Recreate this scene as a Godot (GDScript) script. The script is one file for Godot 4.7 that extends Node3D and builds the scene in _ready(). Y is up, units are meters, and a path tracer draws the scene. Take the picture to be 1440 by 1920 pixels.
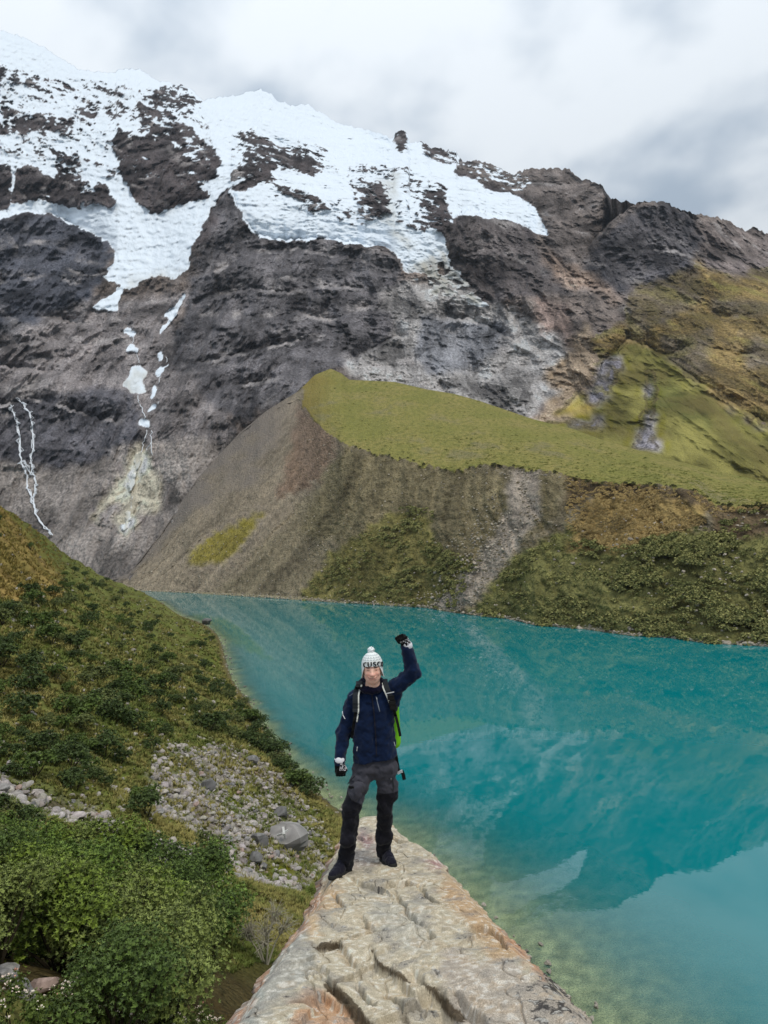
extends Node3D
# A hiker with a raised fist on a boulder above a turquoise glacier lake, a snow mountain behind.
# Units are metres, the lake surface is y = 0 and the camera stands 32 m above it.
# at(px, py, depth) turns a surveyed sight line and a distance into a point of the world.

const F := 1397.0
const CAM := Vector3(0, 32, 0)
var view: Basis
var rng := RandomNumberGenerator.new()

func ray(px: float, py: float) -> Vector3:
	return view * Vector3((px - 720.0) / F, (960.0 - py) / F, -1.0)

func at(px: float, py: float, d: float) -> Vector3:
	return CAM + ray(px, py) * d

func wd(px: float, py: float) -> float:          # distance at which that sight line meets the lake
	return -CAM.y / ray(px, py).y

func lin(r: float, g: float, b: float) -> Color:
	return Color(r / 255.0, g / 255.0, b / 255.0).srgb_to_linear()

func noise(s: int, freq: float, octaves := 4, kind := FastNoiseLite.TYPE_SIMPLEX_SMOOTH, fractal := FastNoiseLite.FRACTAL_FBM) -> FastNoiseLite:
	var n := FastNoiseLite.new()
	n.seed = s
	n.noise_type = kind
	n.frequency = freq
	n.fractal_type = fractal if octaves > 1 else FastNoiseLite.FRACTAL_NONE
	n.fractal_octaves = octaves
	return n

func along(pts: Array, x: float) -> float:       # height of a polyline at x
	if x <= pts[0].x: return pts[0].y
	for i in range(1, pts.size()):
		if x <= pts[i].x:
			return lerpf(pts[i - 1].y, pts[i].y, (x - pts[i - 1].x) / maxf(0.001, pts[i].x - pts[i - 1].x))
	return pts[-1].y

func poly(a: Array) -> PackedVector2Array:
	var p := PackedVector2Array()
	for i in range(0, a.size(), 2): p.append(Vector2(a[i], a[i + 1]))
	return p

class Sheet:                                      # a thin-plate sheet of 1/distance through surveyed points, kept on a coarse grid
	var x0 := 0.0
	var y0 := 0.0
	var st := 16.0
	var nx := 0
	var ny := 0
	var g := PackedFloat64Array()
	func fit(pts: Array, lo: Vector2, hi: Vector2, stepping: float, smooth := 0.0) -> void:
		var n := pts.size()
		var m := n + 3
		var a := []
		for i in m:
			var row := PackedFloat64Array()
			row.resize(m + 1)
			a.append(row)
		for i in n:
			var pi: Vector3 = pts[i]
			for j in n:
				var pj: Vector3 = pts[j]
				a[i][j] = u(Vector2(pi.x - pj.x, pi.y - pj.y).length_squared() / 1e6) + (smooth if i == j else 0.0)
			a[i][n] = 1.0; a[i][n + 1] = pi.x / 1000.0; a[i][n + 2] = pi.y / 1000.0
			a[n][i] = 1.0; a[n + 1][i] = pi.x / 1000.0; a[n + 2][i] = pi.y / 1000.0
			a[i][m] = 1000.0 / pi.z
		for c in m:
			var best := c
			for r in range(c, m):
				if absf(a[r][c]) > absf(a[best][c]): best = r
			var t = a[c]; a[c] = a[best]; a[best] = t
			var pr: PackedFloat64Array = a[c]
			for r in range(c + 1, m):
				var row: PackedFloat64Array = a[r]
				var k := row[c] / pr[c]
				if k != 0.0:
					for q in range(c, m + 1): row[q] -= k * pr[q]
					a[r] = row
		var w := PackedFloat64Array()
		w.resize(m)
		for i in range(m - 1, -1, -1):
			var s: float = a[i][m]
			for j in range(i + 1, m): s -= a[i][j] * w[j]
			w[i] = s / a[i][i]
		x0 = lo.x; y0 = lo.y; st = stepping
		nx = int((hi.x - lo.x) / st) + 2
		ny = int((hi.y - lo.y) / st) + 2
		g.resize(nx * ny)
		for y in ny:
			for x in nx:
				var qx := x0 + x * st
				var qy := y0 + y * st
				var s := w[n] + w[n + 1] * qx / 1000.0 + w[n + 2] * qy / 1000.0
				for i in n:
					var p: Vector3 = pts[i]
					s += w[i] * u(((p.x - qx) * (p.x - qx) + (p.y - qy) * (p.y - qy)) / 1e6)
				g[y * nx + x] = s
	func u(r2: float) -> float:
		return 0.5 * r2 * log(r2) if r2 > 1e-12 else 0.0
	func depth(x: float, y: float) -> float:
		var fx := clampf((x - x0) / st, 1.0, nx - 2.001)
		var fy := clampf((y - y0) / st, 1.0, ny - 2.001)
		var ix := int(fx)
		var iy := int(fy)
		fx -= ix; fy -= iy
		if ix + 2 >= nx or iy + 2 >= ny:
			return 1000.0 / g[iy * nx + ix]
		var o := (iy - 1) * nx + ix - 1
		return 1000.0 / rows(o, fx, fy)
	func rows(o: int, fx: float, fy: float) -> float:
		var a := cubic_interpolate(g[o + 1], g[o + 2], g[o], g[o + 3], fx)
		o += nx
		var b := cubic_interpolate(g[o + 1], g[o + 2], g[o], g[o + 3], fx)
		o += nx
		var c := cubic_interpolate(g[o + 1], g[o + 2], g[o], g[o + 3], fx)
		o += nx
		var d := cubic_interpolate(g[o + 1], g[o + 2], g[o], g[o + 3], fx)
		return cubic_interpolate(b, c, a, d, fy)

class Zones:                                      # soft-edged areas that say what covers a slope
	var im: Image
	var x0: float
	var y0: float
	const ST := 3.0
	func _init(lo: Vector2, hi: Vector2, base: Color) -> void:
		x0 = lo.x; y0 = lo.y
		im = Image.create(int((hi.x - lo.x) / ST), int((hi.y - lo.y) / ST), false, Image.FORMAT_RGBAF)
		im.fill(base)
	func area(p: PackedVector2Array, c: Color) -> void:
		var lo := 1e9
		var hi := -1e9
		for q in p: lo = minf(lo, q.y); hi = maxf(hi, q.y)
		for r in range(maxi(0, int((lo - y0) / ST)), mini(im.get_height(), int((hi - y0) / ST) + 1)):
			var y := y0 + (r + 0.5) * ST
			var xs := []
			for i in p.size():
				var a := p[i]
				var b := p[(i + 1) % p.size()]
				if (a.y <= y) != (b.y <= y): xs.append(a.x + (y - a.y) / (b.y - a.y) * (b.x - a.x))
			xs.sort()
			for k in range(0, xs.size() - 1, 2):
				var i0 := int((xs[k] - x0) / ST)
				im.fill_rect(Rect2i(i0, r, maxi(1, int((xs[k + 1] - x0) / ST) - i0), 1), c)
	func soften(k: int) -> void:
		var w := im.get_width()
		var h := im.get_height()
		im.resize(w / k, h / k, Image.INTERPOLATE_BILINEAR)
		im.resize(w, h, Image.INTERPOLATE_CUBIC)
	func look(x: float, y: float) -> Color:
		var fx := clampf((x - x0) / ST - 0.5, 0.0, im.get_width() - 1.01)
		var fy := clampf((y - y0) / ST - 0.5, 0.0, im.get_height() - 1.01)
		var ix := int(fx)
		var iy := int(fy)
		fx -= ix
		return im.get_pixel(ix, iy).lerp(im.get_pixel(ix + 1, iy), fx).lerp(im.get_pixel(ix, iy + 1).lerp(im.get_pixel(ix + 1, iy + 1), fx), fy - iy)

class Net:                                        # a net of points that becomes terrain meshes, one for each cover
	var nu: int
	var nv: int
	var pos := PackedVector3Array()
	var nor := PackedVector3Array()
	var col := PackedColorArray()
	var cls := PackedInt32Array()
	func _init(u: int, v: int) -> void:
		nu = u; nv = v
		pos.resize(u * v); nor.resize(u * v); col.resize(u * v); cls.resize(u * v)
	func finish() -> void:
		for j in nv:
			for i in nu:
				var r := pos[j * nu + mini(i + 1, nu - 1)] - pos[j * nu + maxi(i - 1, 0)]
				var u := pos[mini(j + 1, nv - 1) * nu + i] - pos[maxi(j - 1, 0) * nu + i]
				nor[j * nu + i] = r.cross(u).normalized()
	func mesh(want := -1) -> ArrayMesh:
		var map := PackedInt32Array()
		map.resize(nu * nv)
		map.fill(-1)
		var p := PackedVector3Array()
		var n := PackedVector3Array()
		var c := PackedColorArray()
		var ix := PackedInt32Array()
		for j in nv - 1:
			for i in nu - 1:
				var a := j * nu + i
				var q := [a, a + nu, a + nu + 1, a + 1]
				for t in 2:
					var tri := [q[0], q[1 + t], q[2 + t]]
					if want >= 0:
						var k := cls[tri[0]]
						if cls[tri[1]] == cls[tri[2]]: k = cls[tri[1]]
						if k != want: continue
					for s: int in tri:
						if map[s] < 0:
							map[s] = p.size()
							p.append(pos[s]); n.append(nor[s]); c.append(col[s])
						ix.append(map[s])
		if ix.is_empty(): return null
		var arr := []
		arr.resize(Mesh.ARRAY_MAX)
		arr[Mesh.ARRAY_VERTEX] = p; arr[Mesh.ARRAY_NORMAL] = n; arr[Mesh.ARRAY_COLOR] = c; arr[Mesh.ARRAY_INDEX] = ix
		var m := ArrayMesh.new()
		m.add_surface_from_arrays(Mesh.PRIMITIVE_TRIANGLES, arr)
		return m

func put(called: String, m: Mesh, mat: Material, parent: Node = self) -> MeshInstance3D:
	var o := MeshInstance3D.new()
	o.name = called
	o.mesh = m
	o.material_override = mat
	parent.add_child(o, true)
	return o

func base(called: String, where := Vector3.ZERO) -> Node3D:
	var o := Node3D.new()
	o.name = called
	o.position = where
	add_child(o, true)
	return o

func tag(o: Node, label: String, category: String, group := "", kind := "") -> Node:
	if label: o.set_meta("label", label)
	if category: o.set_meta("category", category)
	if group: o.set_meta("group", group)
	if kind: o.set_meta("kind", kind)
	return o

func ground(o: Node, label := "") -> Node:
	return tag(o, label, "", "", "structure")

func tex(n: FastNoiseLite, size := 512, lo := 0.0, hi := 1.0) -> NoiseTexture2D:
	var t := NoiseTexture2D.new()
	t.width = size; t.height = size
	t.seamless = true
	t.seamless_blend_skirt = 0.2
	t.noise = n
	var g := Gradient.new()
	g.set_color(0, Color(lo, lo, lo))
	g.set_color(1, Color(hi, hi, hi))
	t.color_ramp = g
	return t

func land(shade: Texture2D, relief: Texture2D, tile: float, relief_m: float, spec := 0.15, rough := 0.95) -> StandardMaterial3D:
	var m := StandardMaterial3D.new()
	m.vertex_color_use_as_albedo = true
	m.albedo_texture = shade
	m.roughness = rough
	m.metallic_specular = spec
	m.uv1_triplanar = true
	m.uv1_world_triplanar = true
	m.uv1_scale = Vector3.ONE / tile
	if relief:
		m.heightmap_enabled = true
		m.heightmap_texture = relief
		m.heightmap_scale = relief_m * 100.0
	return m

func _ready() -> void:
	rng.seed = 7
	view = Basis.from_euler(Vector3(deg_to_rad(1.3), 0, deg_to_rad(-3.4)))
	var cam := Camera3D.new()
	cam.name = "camera"
	cam.transform = Transform3D(view, CAM)
	cam.fov = rad_to_deg(2.0 * atan(960.0 / F))
	cam.near = 0.1
	cam.far = 9000.0
	add_child(cam)
	var env := Environment.new()
	env.background_mode = Environment.BG_SKY
	env.tonemap_mode = Environment.TONE_MAPPER_LINEAR
	env.tonemap_exposure = 1.13
	env.sdfgi_enabled = true
	env.ssao_enabled = true
	env.ssil_enabled = true
	env.fog_enabled = true
	env.fog_density = 0.000035
	env.fog_light_color = Color(0.86, 0.91, 0.97)
	var sky := Sky.new()
	sky.sky_material = make_sky()
	env.sky = sky
	env.ambient_light_source = Environment.AMBIENT_SOURCE_SKY
	var we := WorldEnvironment.new()
	we.name = "world_environment"
	we.environment = env
	add_child(we)
	var sun := DirectionalLight3D.new()
	sun.name = "sun"
	sun.light_color = Color(1.0, 0.965, 0.91)
	sun.light_energy = 0.5
	sun.light_angular_distance = 12.0
	sun.shadow_enabled = true
	sun.transform = Transform3D(Basis.looking_at(Vector3(-0.42, -1.15, -0.42)), Vector3.ZERO)
	add_child(sun)
	make_land_materials()
	build_mountain()
	build_moraine()
	build_shore()
	build_lake()
	build_boulder()
	build_person()
	build_plants()

func make_sky() -> PanoramaSkyMaterial:
	var w := 2048
	var h := 1024
	var im := Image.create(w, h, false, Image.FORMAT_RGBF)
	var a := noise(11, 0.9, 5)
	var b := noise(12, 2.6, 5)
	var c := noise(15, 0.5, 3)
	var gray := Vector3(0.43, 0.52, 0.63)
	var white := Vector3(0.83, 0.89, 0.95)
	for y in h:
		var el := PI / 2 - (y + 0.5) / h * PI
		if el < -0.06:
			im.fill_rect(Rect2i(0, y, w, h - y), Color(0.18, 0.2, 0.2))
			break
		var s := maxf(sin(el), 0.0)
		var k := cos(el) / (s + 0.22)          # the cloud deck, seen from below
		for x in w:
			var az := ((x + 0.5) / w - 0.5) * TAU
			var px := sin(az) * k
			var pz := -cos(az) * k
			var t := 0.48 + 0.8 * a.get_noise_2d(px * 1.2, pz * 1.2) + 0.46 * b.get_noise_2d(px * 1.5 + 3.0, pz * 1.5) + 0.3 * c.get_noise_2d(px, pz + 7.0)
			t = smoothstep(0.15, 0.98, t)
			var v := gray.lerp(white, t) * SKY_GAIN * (1.0 + 2.0 * s) / 2.12
			im.set_pixel(x, y, Color(v.x, v.y, v.z))
	var m := PanoramaSkyMaterial.new()
	m.panorama = ImageTexture.create_from_image(im)
	return m

const SKY_GAIN := 1.0
const ROCK_GAIN := 2.5
var rock_mat: StandardMaterial3D
var snow_mat: StandardMaterial3D
var turf_mat: StandardMaterial3D
var scree_mat: StandardMaterial3D
var hill_mat: StandardMaterial3D

func make_land_materials() -> void:
	var grain := tex(noise(31, 0.03, 6), 1024, 0.45, 1.0)
	var fine := tex(noise(32, 0.06, 5), 512, 0.6, 1.0)
	var rn := noise(33, 0.016, 5, FastNoiseLite.TYPE_CELLULAR)
	rn.cellular_return_type = FastNoiseLite.RETURN_DISTANCE2_SUB
	rn.domain_warp_enabled = true
	rn.domain_warp_amplitude = 30.0
	rn.domain_warp_frequency = 0.02
	var relief := tex(rn, 1024)
	var relief_fine := tex(noise(34, 0.03, 5), 512)
	rock_mat = land(grain, relief, 110.0, 6.0)
	scree_mat = land(fine, relief_fine, 30.0, 1.6)
	turf_mat = land(fine, relief_fine, 40.0, 1.0)
	snow_mat = land(null, relief_fine, 60.0, 0.8, 0.4, 0.7)
	hill_mat = land(fine, relief_fine, 5.0, 0.25)

const SKYLINE := [Vector2(-700, -180), Vector2(-300, -60), Vector2(0, 55), Vector2(20, 62), Vector2(75, 85), Vector2(110, 105), Vector2(150, 131), Vector2(175, 133), Vector2(205, 136), Vector2(240, 128), Vector2(265, 131), Vector2(290, 150), Vector2(320, 156), Vector2(340, 160), Vector2(365, 172), Vector2(383, 191), Vector2(390, 185), Vector2(420, 182), Vector2(455, 175), Vector2(485, 168), Vector2(500, 172), Vector2(520, 187), Vector2(545, 198), Vector2(575, 195), Vector2(600, 210), Vector2(640, 232), Vector2(700, 246), Vector2(735, 258), Vector2(742, 250), Vector2(752, 243), Vector2(765, 255), Vector2(768, 268), Vector2(790, 265), Vector2(805, 275), Vector2(830, 280), Vector2(855, 283), Vector2(868, 303), Vector2(895, 301), Vector2(925, 308), Vector2(960, 327), Vector2(995, 315), Vector2(1045, 316), Vector2(1068, 318), Vector2(1085, 334), Vector2(1125, 345), Vector2(1145, 372), Vector2(1190, 383), Vector2(1215, 377), Vector2(1245, 378), Vector2(1270, 390), Vector2(1300, 400), Vector2(1340, 406), Vector2(1360, 411), Vector2(1400, 434), Vector2(1412, 425), Vector2(1440, 440), Vector2(1500, 430), Vector2(1600, 470), Vector2(1750, 500), Vector2(2200, 560)]
# moraine: its shore, the broken edge of its face, and the grassy crest behind
const M_SHORE := [Vector2(150, 1106), Vector2(265, 1108), Vector2(350, 1112), Vector2(450, 1118), Vector2(600, 1128), Vector2(700, 1134), Vector2(800, 1140), Vector2(870, 1152), Vector2(950, 1160), Vector2(1000, 1172), Vector2(1100, 1180), Vector2(1180, 1192), Vector2(1250, 1195), Vector2(1330, 1206), Vector2(1440, 1212), Vector2(1700, 1240), Vector2(2200, 1290)]
const M_EDGE := [Vector3(150, 1104, 470), Vector3(240, 1080, 470), Vector3(300, 1005, 508), Vector3(370, 900, 548), Vector3(450, 815, 582), Vector3(500, 775, 590), Vector3(560, 748, 585), Vector3(600, 800, 470), Vector3(640, 830, 407), Vector3(720, 852, 373), Vector3(790, 872, 345), Vector3(860, 882, 322), Vector3(900, 872, 312), Vector3(930, 871, 304), Vector3(1010, 880, 280), Vector3(1080, 896, 263), Vector3(1160, 910, 244), Vector3(1230, 906, 232), Vector3(1300, 920, 222), Vector3(1340, 945, 212), Vector3(1380, 948, 208), Vector3(1440, 944, 202), Vector3(1700, 960, 180), Vector3(2200, 980, 150)]
const M_CREST := [Vector3(150, 1101, 474), Vector3(240, 1077, 474), Vector3(300, 1002, 512), Vector3(370, 897, 552), Vector3(450, 811, 588), Vector3(500, 770, 598), Vector3(560, 733, 605), Vector3(590, 703, 630), Vector3(620, 691, 640), Vector3(640, 700, 645), Vector3(655, 712, 650), Vector3(700, 714, 650), Vector3(740, 716, 648), Vector3(800, 730, 640), Vector3(850, 738, 630), Vector3(900, 752, 610), Vector3(1000, 786, 570), Vector3(1080, 806, 540), Vector3(1130, 825, 515), Vector3(1200, 845, 485), Vector3(1260, 862, 440), Vector3(1330, 880, 400), Vector3(1440, 905, 360), Vector3(1700, 930, 330), Vector3(2200, 950, 300)]

func flat_line(pts: Array, depth := false) -> Array:
	var out := []
	for p in pts: out.append(Vector2(p.x, p.z if depth else p.y))
	return out

func mountain_zones() -> Array:
	var lo := Vector2(-450, 0)
	var hi := Vector2(1950, 1160)
	var co := Zones.new(lo, hi, lin(118, 108, 102))                    # what the slope is made of
	var pr := Zones.new(lo, hi, Color(0, 1, 0.6, 0.3))                 # snow, roughness, ledges, gullies
	var dirt := Zones.new(lo, hi, Color(0, 0, 0, 0))                   # dirt on the ice, grass
	# rock tones
	co.area(poly([-450, 0, 1000, 0, 1000, 460, -450, 460]), lin(79, 73, 73))
	co.area(poly([-450, 400, 60, 398, 130, 410, 205, 450, 222, 490, 190, 530, 180, 600, 0, 640, -450, 660]), lin(82, 83, 90))
	co.area(poly([345, 560, 360, 500, 400, 420, 430, 355, 452, 410, 500, 452, 640, 456, 740, 480, 765, 540, 740, 640, 640, 690, 540, 745, 450, 790, 330, 700]), lin(100, 97, 99))
	co.area(poly([-450, 620, 0, 620, 200, 560, 340, 560, 330, 690, 440, 790, 400, 870, 280, 860, -450, 860]), lin(124, 118, 117))
	co.area(poly([-450, 740, 60, 740, 260, 740, 280, 840, 200, 850, 90, 880, -450, 900]), lin(92, 90, 94))
	co.area(poly([720, 540, 850, 520, 930, 580, 1050, 640, 1070, 700, 1000, 790, 700, 730, 640, 690, 740, 630]), lin(158, 154, 152))
	co.area(poly([780, 590, 930, 600, 960, 660, 900, 700, 790, 690]), lin(122, 122, 126))
	co.area(poly([830, 420, 880, 393, 960, 413, 1050, 500, 1070, 560, 900, 575, 840, 490]), lin(94, 88, 87))
	co.area(poly([855, 300, 1000, 310, 1070, 314, 1140, 350, 1200, 385, 1130, 450, 1080, 510, 1020, 470, 1030, 430, 985, 370, 900, 340]), lin(106, 98, 94))
	co.area(poly([1090, 490, 1130, 440, 1190, 385, 1240, 375, 1300, 400, 1335, 460, 1300, 500, 1220, 545, 1130, 560]), lin(84, 81, 83))
	co.area(poly([1300, 400, 1400, 430, 1500, 430, 1950, 500, 1950, 600, 1440, 600, 1340, 560]), lin(120, 110, 106))
	co.area(poly([1020, 470, 1080, 505, 1120, 520, 1170, 570, 1130, 560, 1050, 530]), lin(146, 128, 116))
	co.area(poly([985, 575, 1060, 580, 1060, 640, 1010, 625]), lin(150, 132, 124))
	co.area(poly([1010, 690, 1100, 600, 1130, 640, 1080, 800, 1010, 790, 1050, 730]), lin(146, 130, 112))
	# talus at the foot of the cliffs
	co.area(poly([-450, 890, 90, 870, 200, 850, 262, 840, 400, 830, 460, 800, 420, 880, 330, 1000, 300, 1160, -450, 1160]), lin(126, 119, 114))
	# ochre and green turf on the right
	for p in [[1180, 560, 1310, 500, 1360, 520, 1440, 510, 1950, 560, 1950, 800, 1440, 790, 1330, 740, 1190, 640], [1110, 640, 1180, 600, 1230, 590, 1200, 650, 1140, 700]]:
		co.area(poly(p), lin(128, 110, 74))
		dirt.area(poly(p), Color(0, 0.55, 0, 0))
	for p in [[1085, 790, 1120, 690, 1180, 640, 1240, 670, 1330, 735, 1440, 800, 1950, 900, 1950, 1160, 1000, 1160, 1000, 800]]:
		co.area(poly(p), lin(94, 90, 50))
		dirt.area(poly(p), Color(0, 1, 0, 0))
	for p in [[1050, 780, 1080, 740, 1115, 745, 1100, 790]]:
		co.area(poly(p), lin(126, 112, 66))
		dirt.area(poly(p), Color(0, 1, 0, 0))
	for p in [[1180, 560, 1290, 505, 1330, 540, 1250, 600, 1190, 640], [1240, 640, 1330, 620, 1330, 700, 1290, 720], [1400, 640, 1480, 650, 1480, 720, 1400, 700], [1330, 560, 1500, 545, 1500, 590, 1350, 590]]:
		co.area(poly(p), lin(112, 102, 88))
		dirt.area(poly(p), Color(0, 0.3, 0, 0))
	for p in [[1095, 735, 1130, 680, 1175, 672, 1160, 715, 1110, 770], [1185, 840, 1205, 750, 1215, 685, 1232, 700, 1222, 790, 1228, 848], [1062, 795, 1120, 790, 1130, 815, 1090, 812]]:
		co.area(poly(p), lin(128, 124, 128))
		dirt.area(poly(p), Color(0, 0.05, 0, 0))
	for p in [[1200, 760, 1222, 690, 1300, 750, 1330, 800, 1250, 770]]:
		co.area(poly(p), lin(84, 84, 46))
	# snow
	var top := [-450, 0]
	for q: Vector2 in SKYLINE:
		if q.x > -300 and q.x < 860: top += [q.x, q.y - 30]
	pr.area(poly(top + [868, 290, 855, 325, 895, 335, 920, 357, 960, 362, 985, 370, 995, 385, 1010, 395, 1020, 415, 1030, 447, 1005, 440, 985, 425, 960, 413, 900, 405, 870, 400, 850, 410, 835, 425, 830, 440, 838, 470, 850, 492, 865, 520, 800, 520, 757, 510, 755, 490, 740, 480, 720, 463, 670, 460, 600, 445, 580, 452, 525, 452, 492, 447, 470, 430, 452, 410, 440, 380, 430, 357, 402, 390, 365, 455, 355, 510, 330, 528, 295, 518, 270, 532, 255, 543, 240, 542, 225, 585, 172, 583, 232, 535, 190, 522, 215, 500, 220, 480, 200, 450, 150, 430, 100, 405, 50, 398, 0, 415, -450, 420]), Color(1, 0.25, 0.15, 0.2))
	# rocks that stand out of the snow: some bare, some half covered
	var sprinkled := Color(0.78, 0.9, 0.7, 0.3)
	for p in [[-450, 110, 0, 110, 60, 140, 180, 150, 300, 165, 380, 200, 420, 320, 380, 380, 180, 330, 60, 300, -450, 305], [430, 240, 620, 275, 640, 330, 560, 330, 430, 360], [640, 300, 760, 310, 840, 350, 850, 420, 800, 440, 700, 400], [500, 340, 640, 370, 720, 440, 640, 420, 520, 380]]: pr.area(poly(p), sprinkled)
	var mixed := Color(0.52, 1, 0.8, 0.3)
	var bare := Color(0.29, 1, 0.7, 0.5)
	for p in [[-450, 120, 0, 125, 38, 140, 40, 160, 20, 165, -450, 150], [50, 150, 80, 155, 80, 166, 55, 162], [180, 165, 235, 175, 205, 180], [0, 200, 60, 215, 80, 240, 50, 255, 20, 250, 0, 262, -450, 260], [150, 180, 190, 200, 180, 225, 150, 210], [60, 215, 140, 225, 140, 260, 100, 250],
			[100, 280, 150, 290, 160, 330, 200, 370, 150, 390, 110, 350], [300, 160, 345, 157, 383, 192, 350, 200, 330, 215, 400, 280, 415, 310, 380, 345, 300, 300, 250, 200],
			[430, 250, 480, 243, 500, 260, 530, 280, 600, 285, 610, 310, 590, 330, 530, 315, 500, 308, 430, 350, 440, 310, 470, 270], [510, 345, 555, 350, 600, 375, 622, 398, 570, 385, 520, 360], [735, 258, 752, 240, 768, 262, 765, 290, 752, 292], [790, 262, 855, 282, 868, 302, 840, 308, 795, 292],
			[780, 395, 800, 360, 830, 350, 850, 405, 830, 440, 790, 430], [795, 350, 825, 350, 820, 362], [650, 330, 720, 350, 740, 400, 680, 420], [850, 300, 990, 312, 1000, 345, 960, 362, 900, 338]]:
		pr.area(poly(p), mixed)
	for p in [[-450, 310, 0, 306, 20, 312, 18, 390, 0, 392, -450, 400], [22, 380, 28, 315, 60, 308, 90, 325, 140, 342, 172, 370, 140, 390, 75, 372], [180, 345, 200, 350, 218, 378, 205, 390, 178, 370], [215, 290, 220, 240, 250, 250, 290, 262, 340, 275, 352, 310, 398, 370, 320, 390, 292, 400, 250, 372, 232, 330], [432, 355, 470, 330, 505, 306, 520, 312, 480, 350, 455, 365], [355, 290, 400, 330, 380, 336, 350, 315], [510, 285, 545, 290, 590, 325, 540, 312], [745, 246, 758, 244, 766, 262, 752, 288]]:
		pr.area(poly(p), bare)
	# snow that slid down the gully
	for p in gully_snow(): pr.area(poly(p), Color(1, 0.3, 0.1, 0.1))
	pr.area(poly(FAN), Color(0, 0.4, 0.05, 0.2))
	pr.area(poly([262, 850, 270, 856, 258, 890, 250, 920, 248, 960, 238, 1000, 228, 990, 240, 940, 236, 905, 248, 870]), Color(0.75, 0.3, 0.05, 0.1))
	co.area(poly(FAN), lin(170, 163, 146))
	# smooth talus and turf
	pr.area(poly([-450, 900, 90, 880, 200, 860, 240, 880, 165, 978, 232, 1001, 310, 937, 285, 860, 420, 850, 330, 1000, 300, 1160, -450, 1160]), Color(0, 0.5, 0.1, 0.5))
	pr.area(poly([1085, 800, 1120, 690, 1180, 640, 1240, 670, 1330, 735, 1440, 800, 1950, 900, 1950, 1160, 1000, 1160, 1000, 810]), Color(0, 0.6, 0.3, 0.35))
	pr.area(poly([1200, 560, 1310, 500, 1440, 510, 1950, 560, 1950, 880, 1440, 790, 1330, 730, 1190, 640]), Color(0, 0.55, 0.5, 0.2))
	pr.area(poly([1185, 840, 1205, 750, 1215, 685, 1232, 700, 1222, 790, 1228, 848]), Color(0, 0.8, 0.1, 0.3))
	dirt.area(poly([757, 510, 830, 470, 865, 500, 915, 570, 880, 575, 790, 545]), Color(0.75, 0, 0, 0))
	pr.area(poly([770, 515, 830, 490, 865, 500, 920, 580, 880, 572, 790, 545]), Color(0.66, 0.8, 0.5, 0.2))
	dirt.area(poly([690, 350, 750, 320, 745, 400, 780, 470, 740, 460, 715, 400]), Color(0.4, 0, 0, 0))
	dirt.area(poly([225, 530, 350, 500, 345, 530, 270, 545]), Color(0.35, 0, 0, 0))
	dirt.area(poly(FAN), Color(1.0, 0, 0, 0))
	dirt.area(poly([225, 720, 260, 683, 285, 690, 280, 745, 240, 745]), Color(0.5, 0, 0, 0))
	co.soften(5)
	pr.soften(2)
	dirt.soften(4)
	return [co, pr, dirt]

const FAN := [258, 848, 272, 848, 285, 870, 298, 905, 305, 937, 285, 945, 258, 942, 250, 970, 247, 995, 235, 1001, 228, 995, 235, 970, 213, 990, 215, 970, 228, 948, 235, 930, 200, 955, 165, 978, 172, 960, 200, 925, 230, 885]

func gully_snow() -> Array:
	return [[341, 551, 347, 556, 342, 568, 332, 588, 328, 602, 303, 627, 299, 622, 318, 598, 308, 592, 311, 583, 328, 570], [226, 623, 243, 610, 261, 621, 249, 631], [235, 653, 245, 643, 257, 647, 260, 661, 239, 661],
		[260, 683, 277, 690, 281, 702, 272, 715, 278, 737, 250, 740, 240, 728, 224, 722, 240, 705, 246, 687], [297, 654, 306, 653, 312, 669, 302, 669], [300, 682, 316, 679, 318, 690, 303, 707, 292, 706], [287, 722, 298, 718, 302, 735, 295, 753, 285, 746], [290, 757, 301, 760, 286, 775, 274, 780], [267, 788, 276, 784, 285, 793, 285, 807, 272, 809, 265, 799]]

var m_us := PackedFloat32Array()
var m_v0 := PackedFloat32Array()
var m_v1 := PackedFloat32Array()
var m_rows := 0
var m_net: Net

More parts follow.
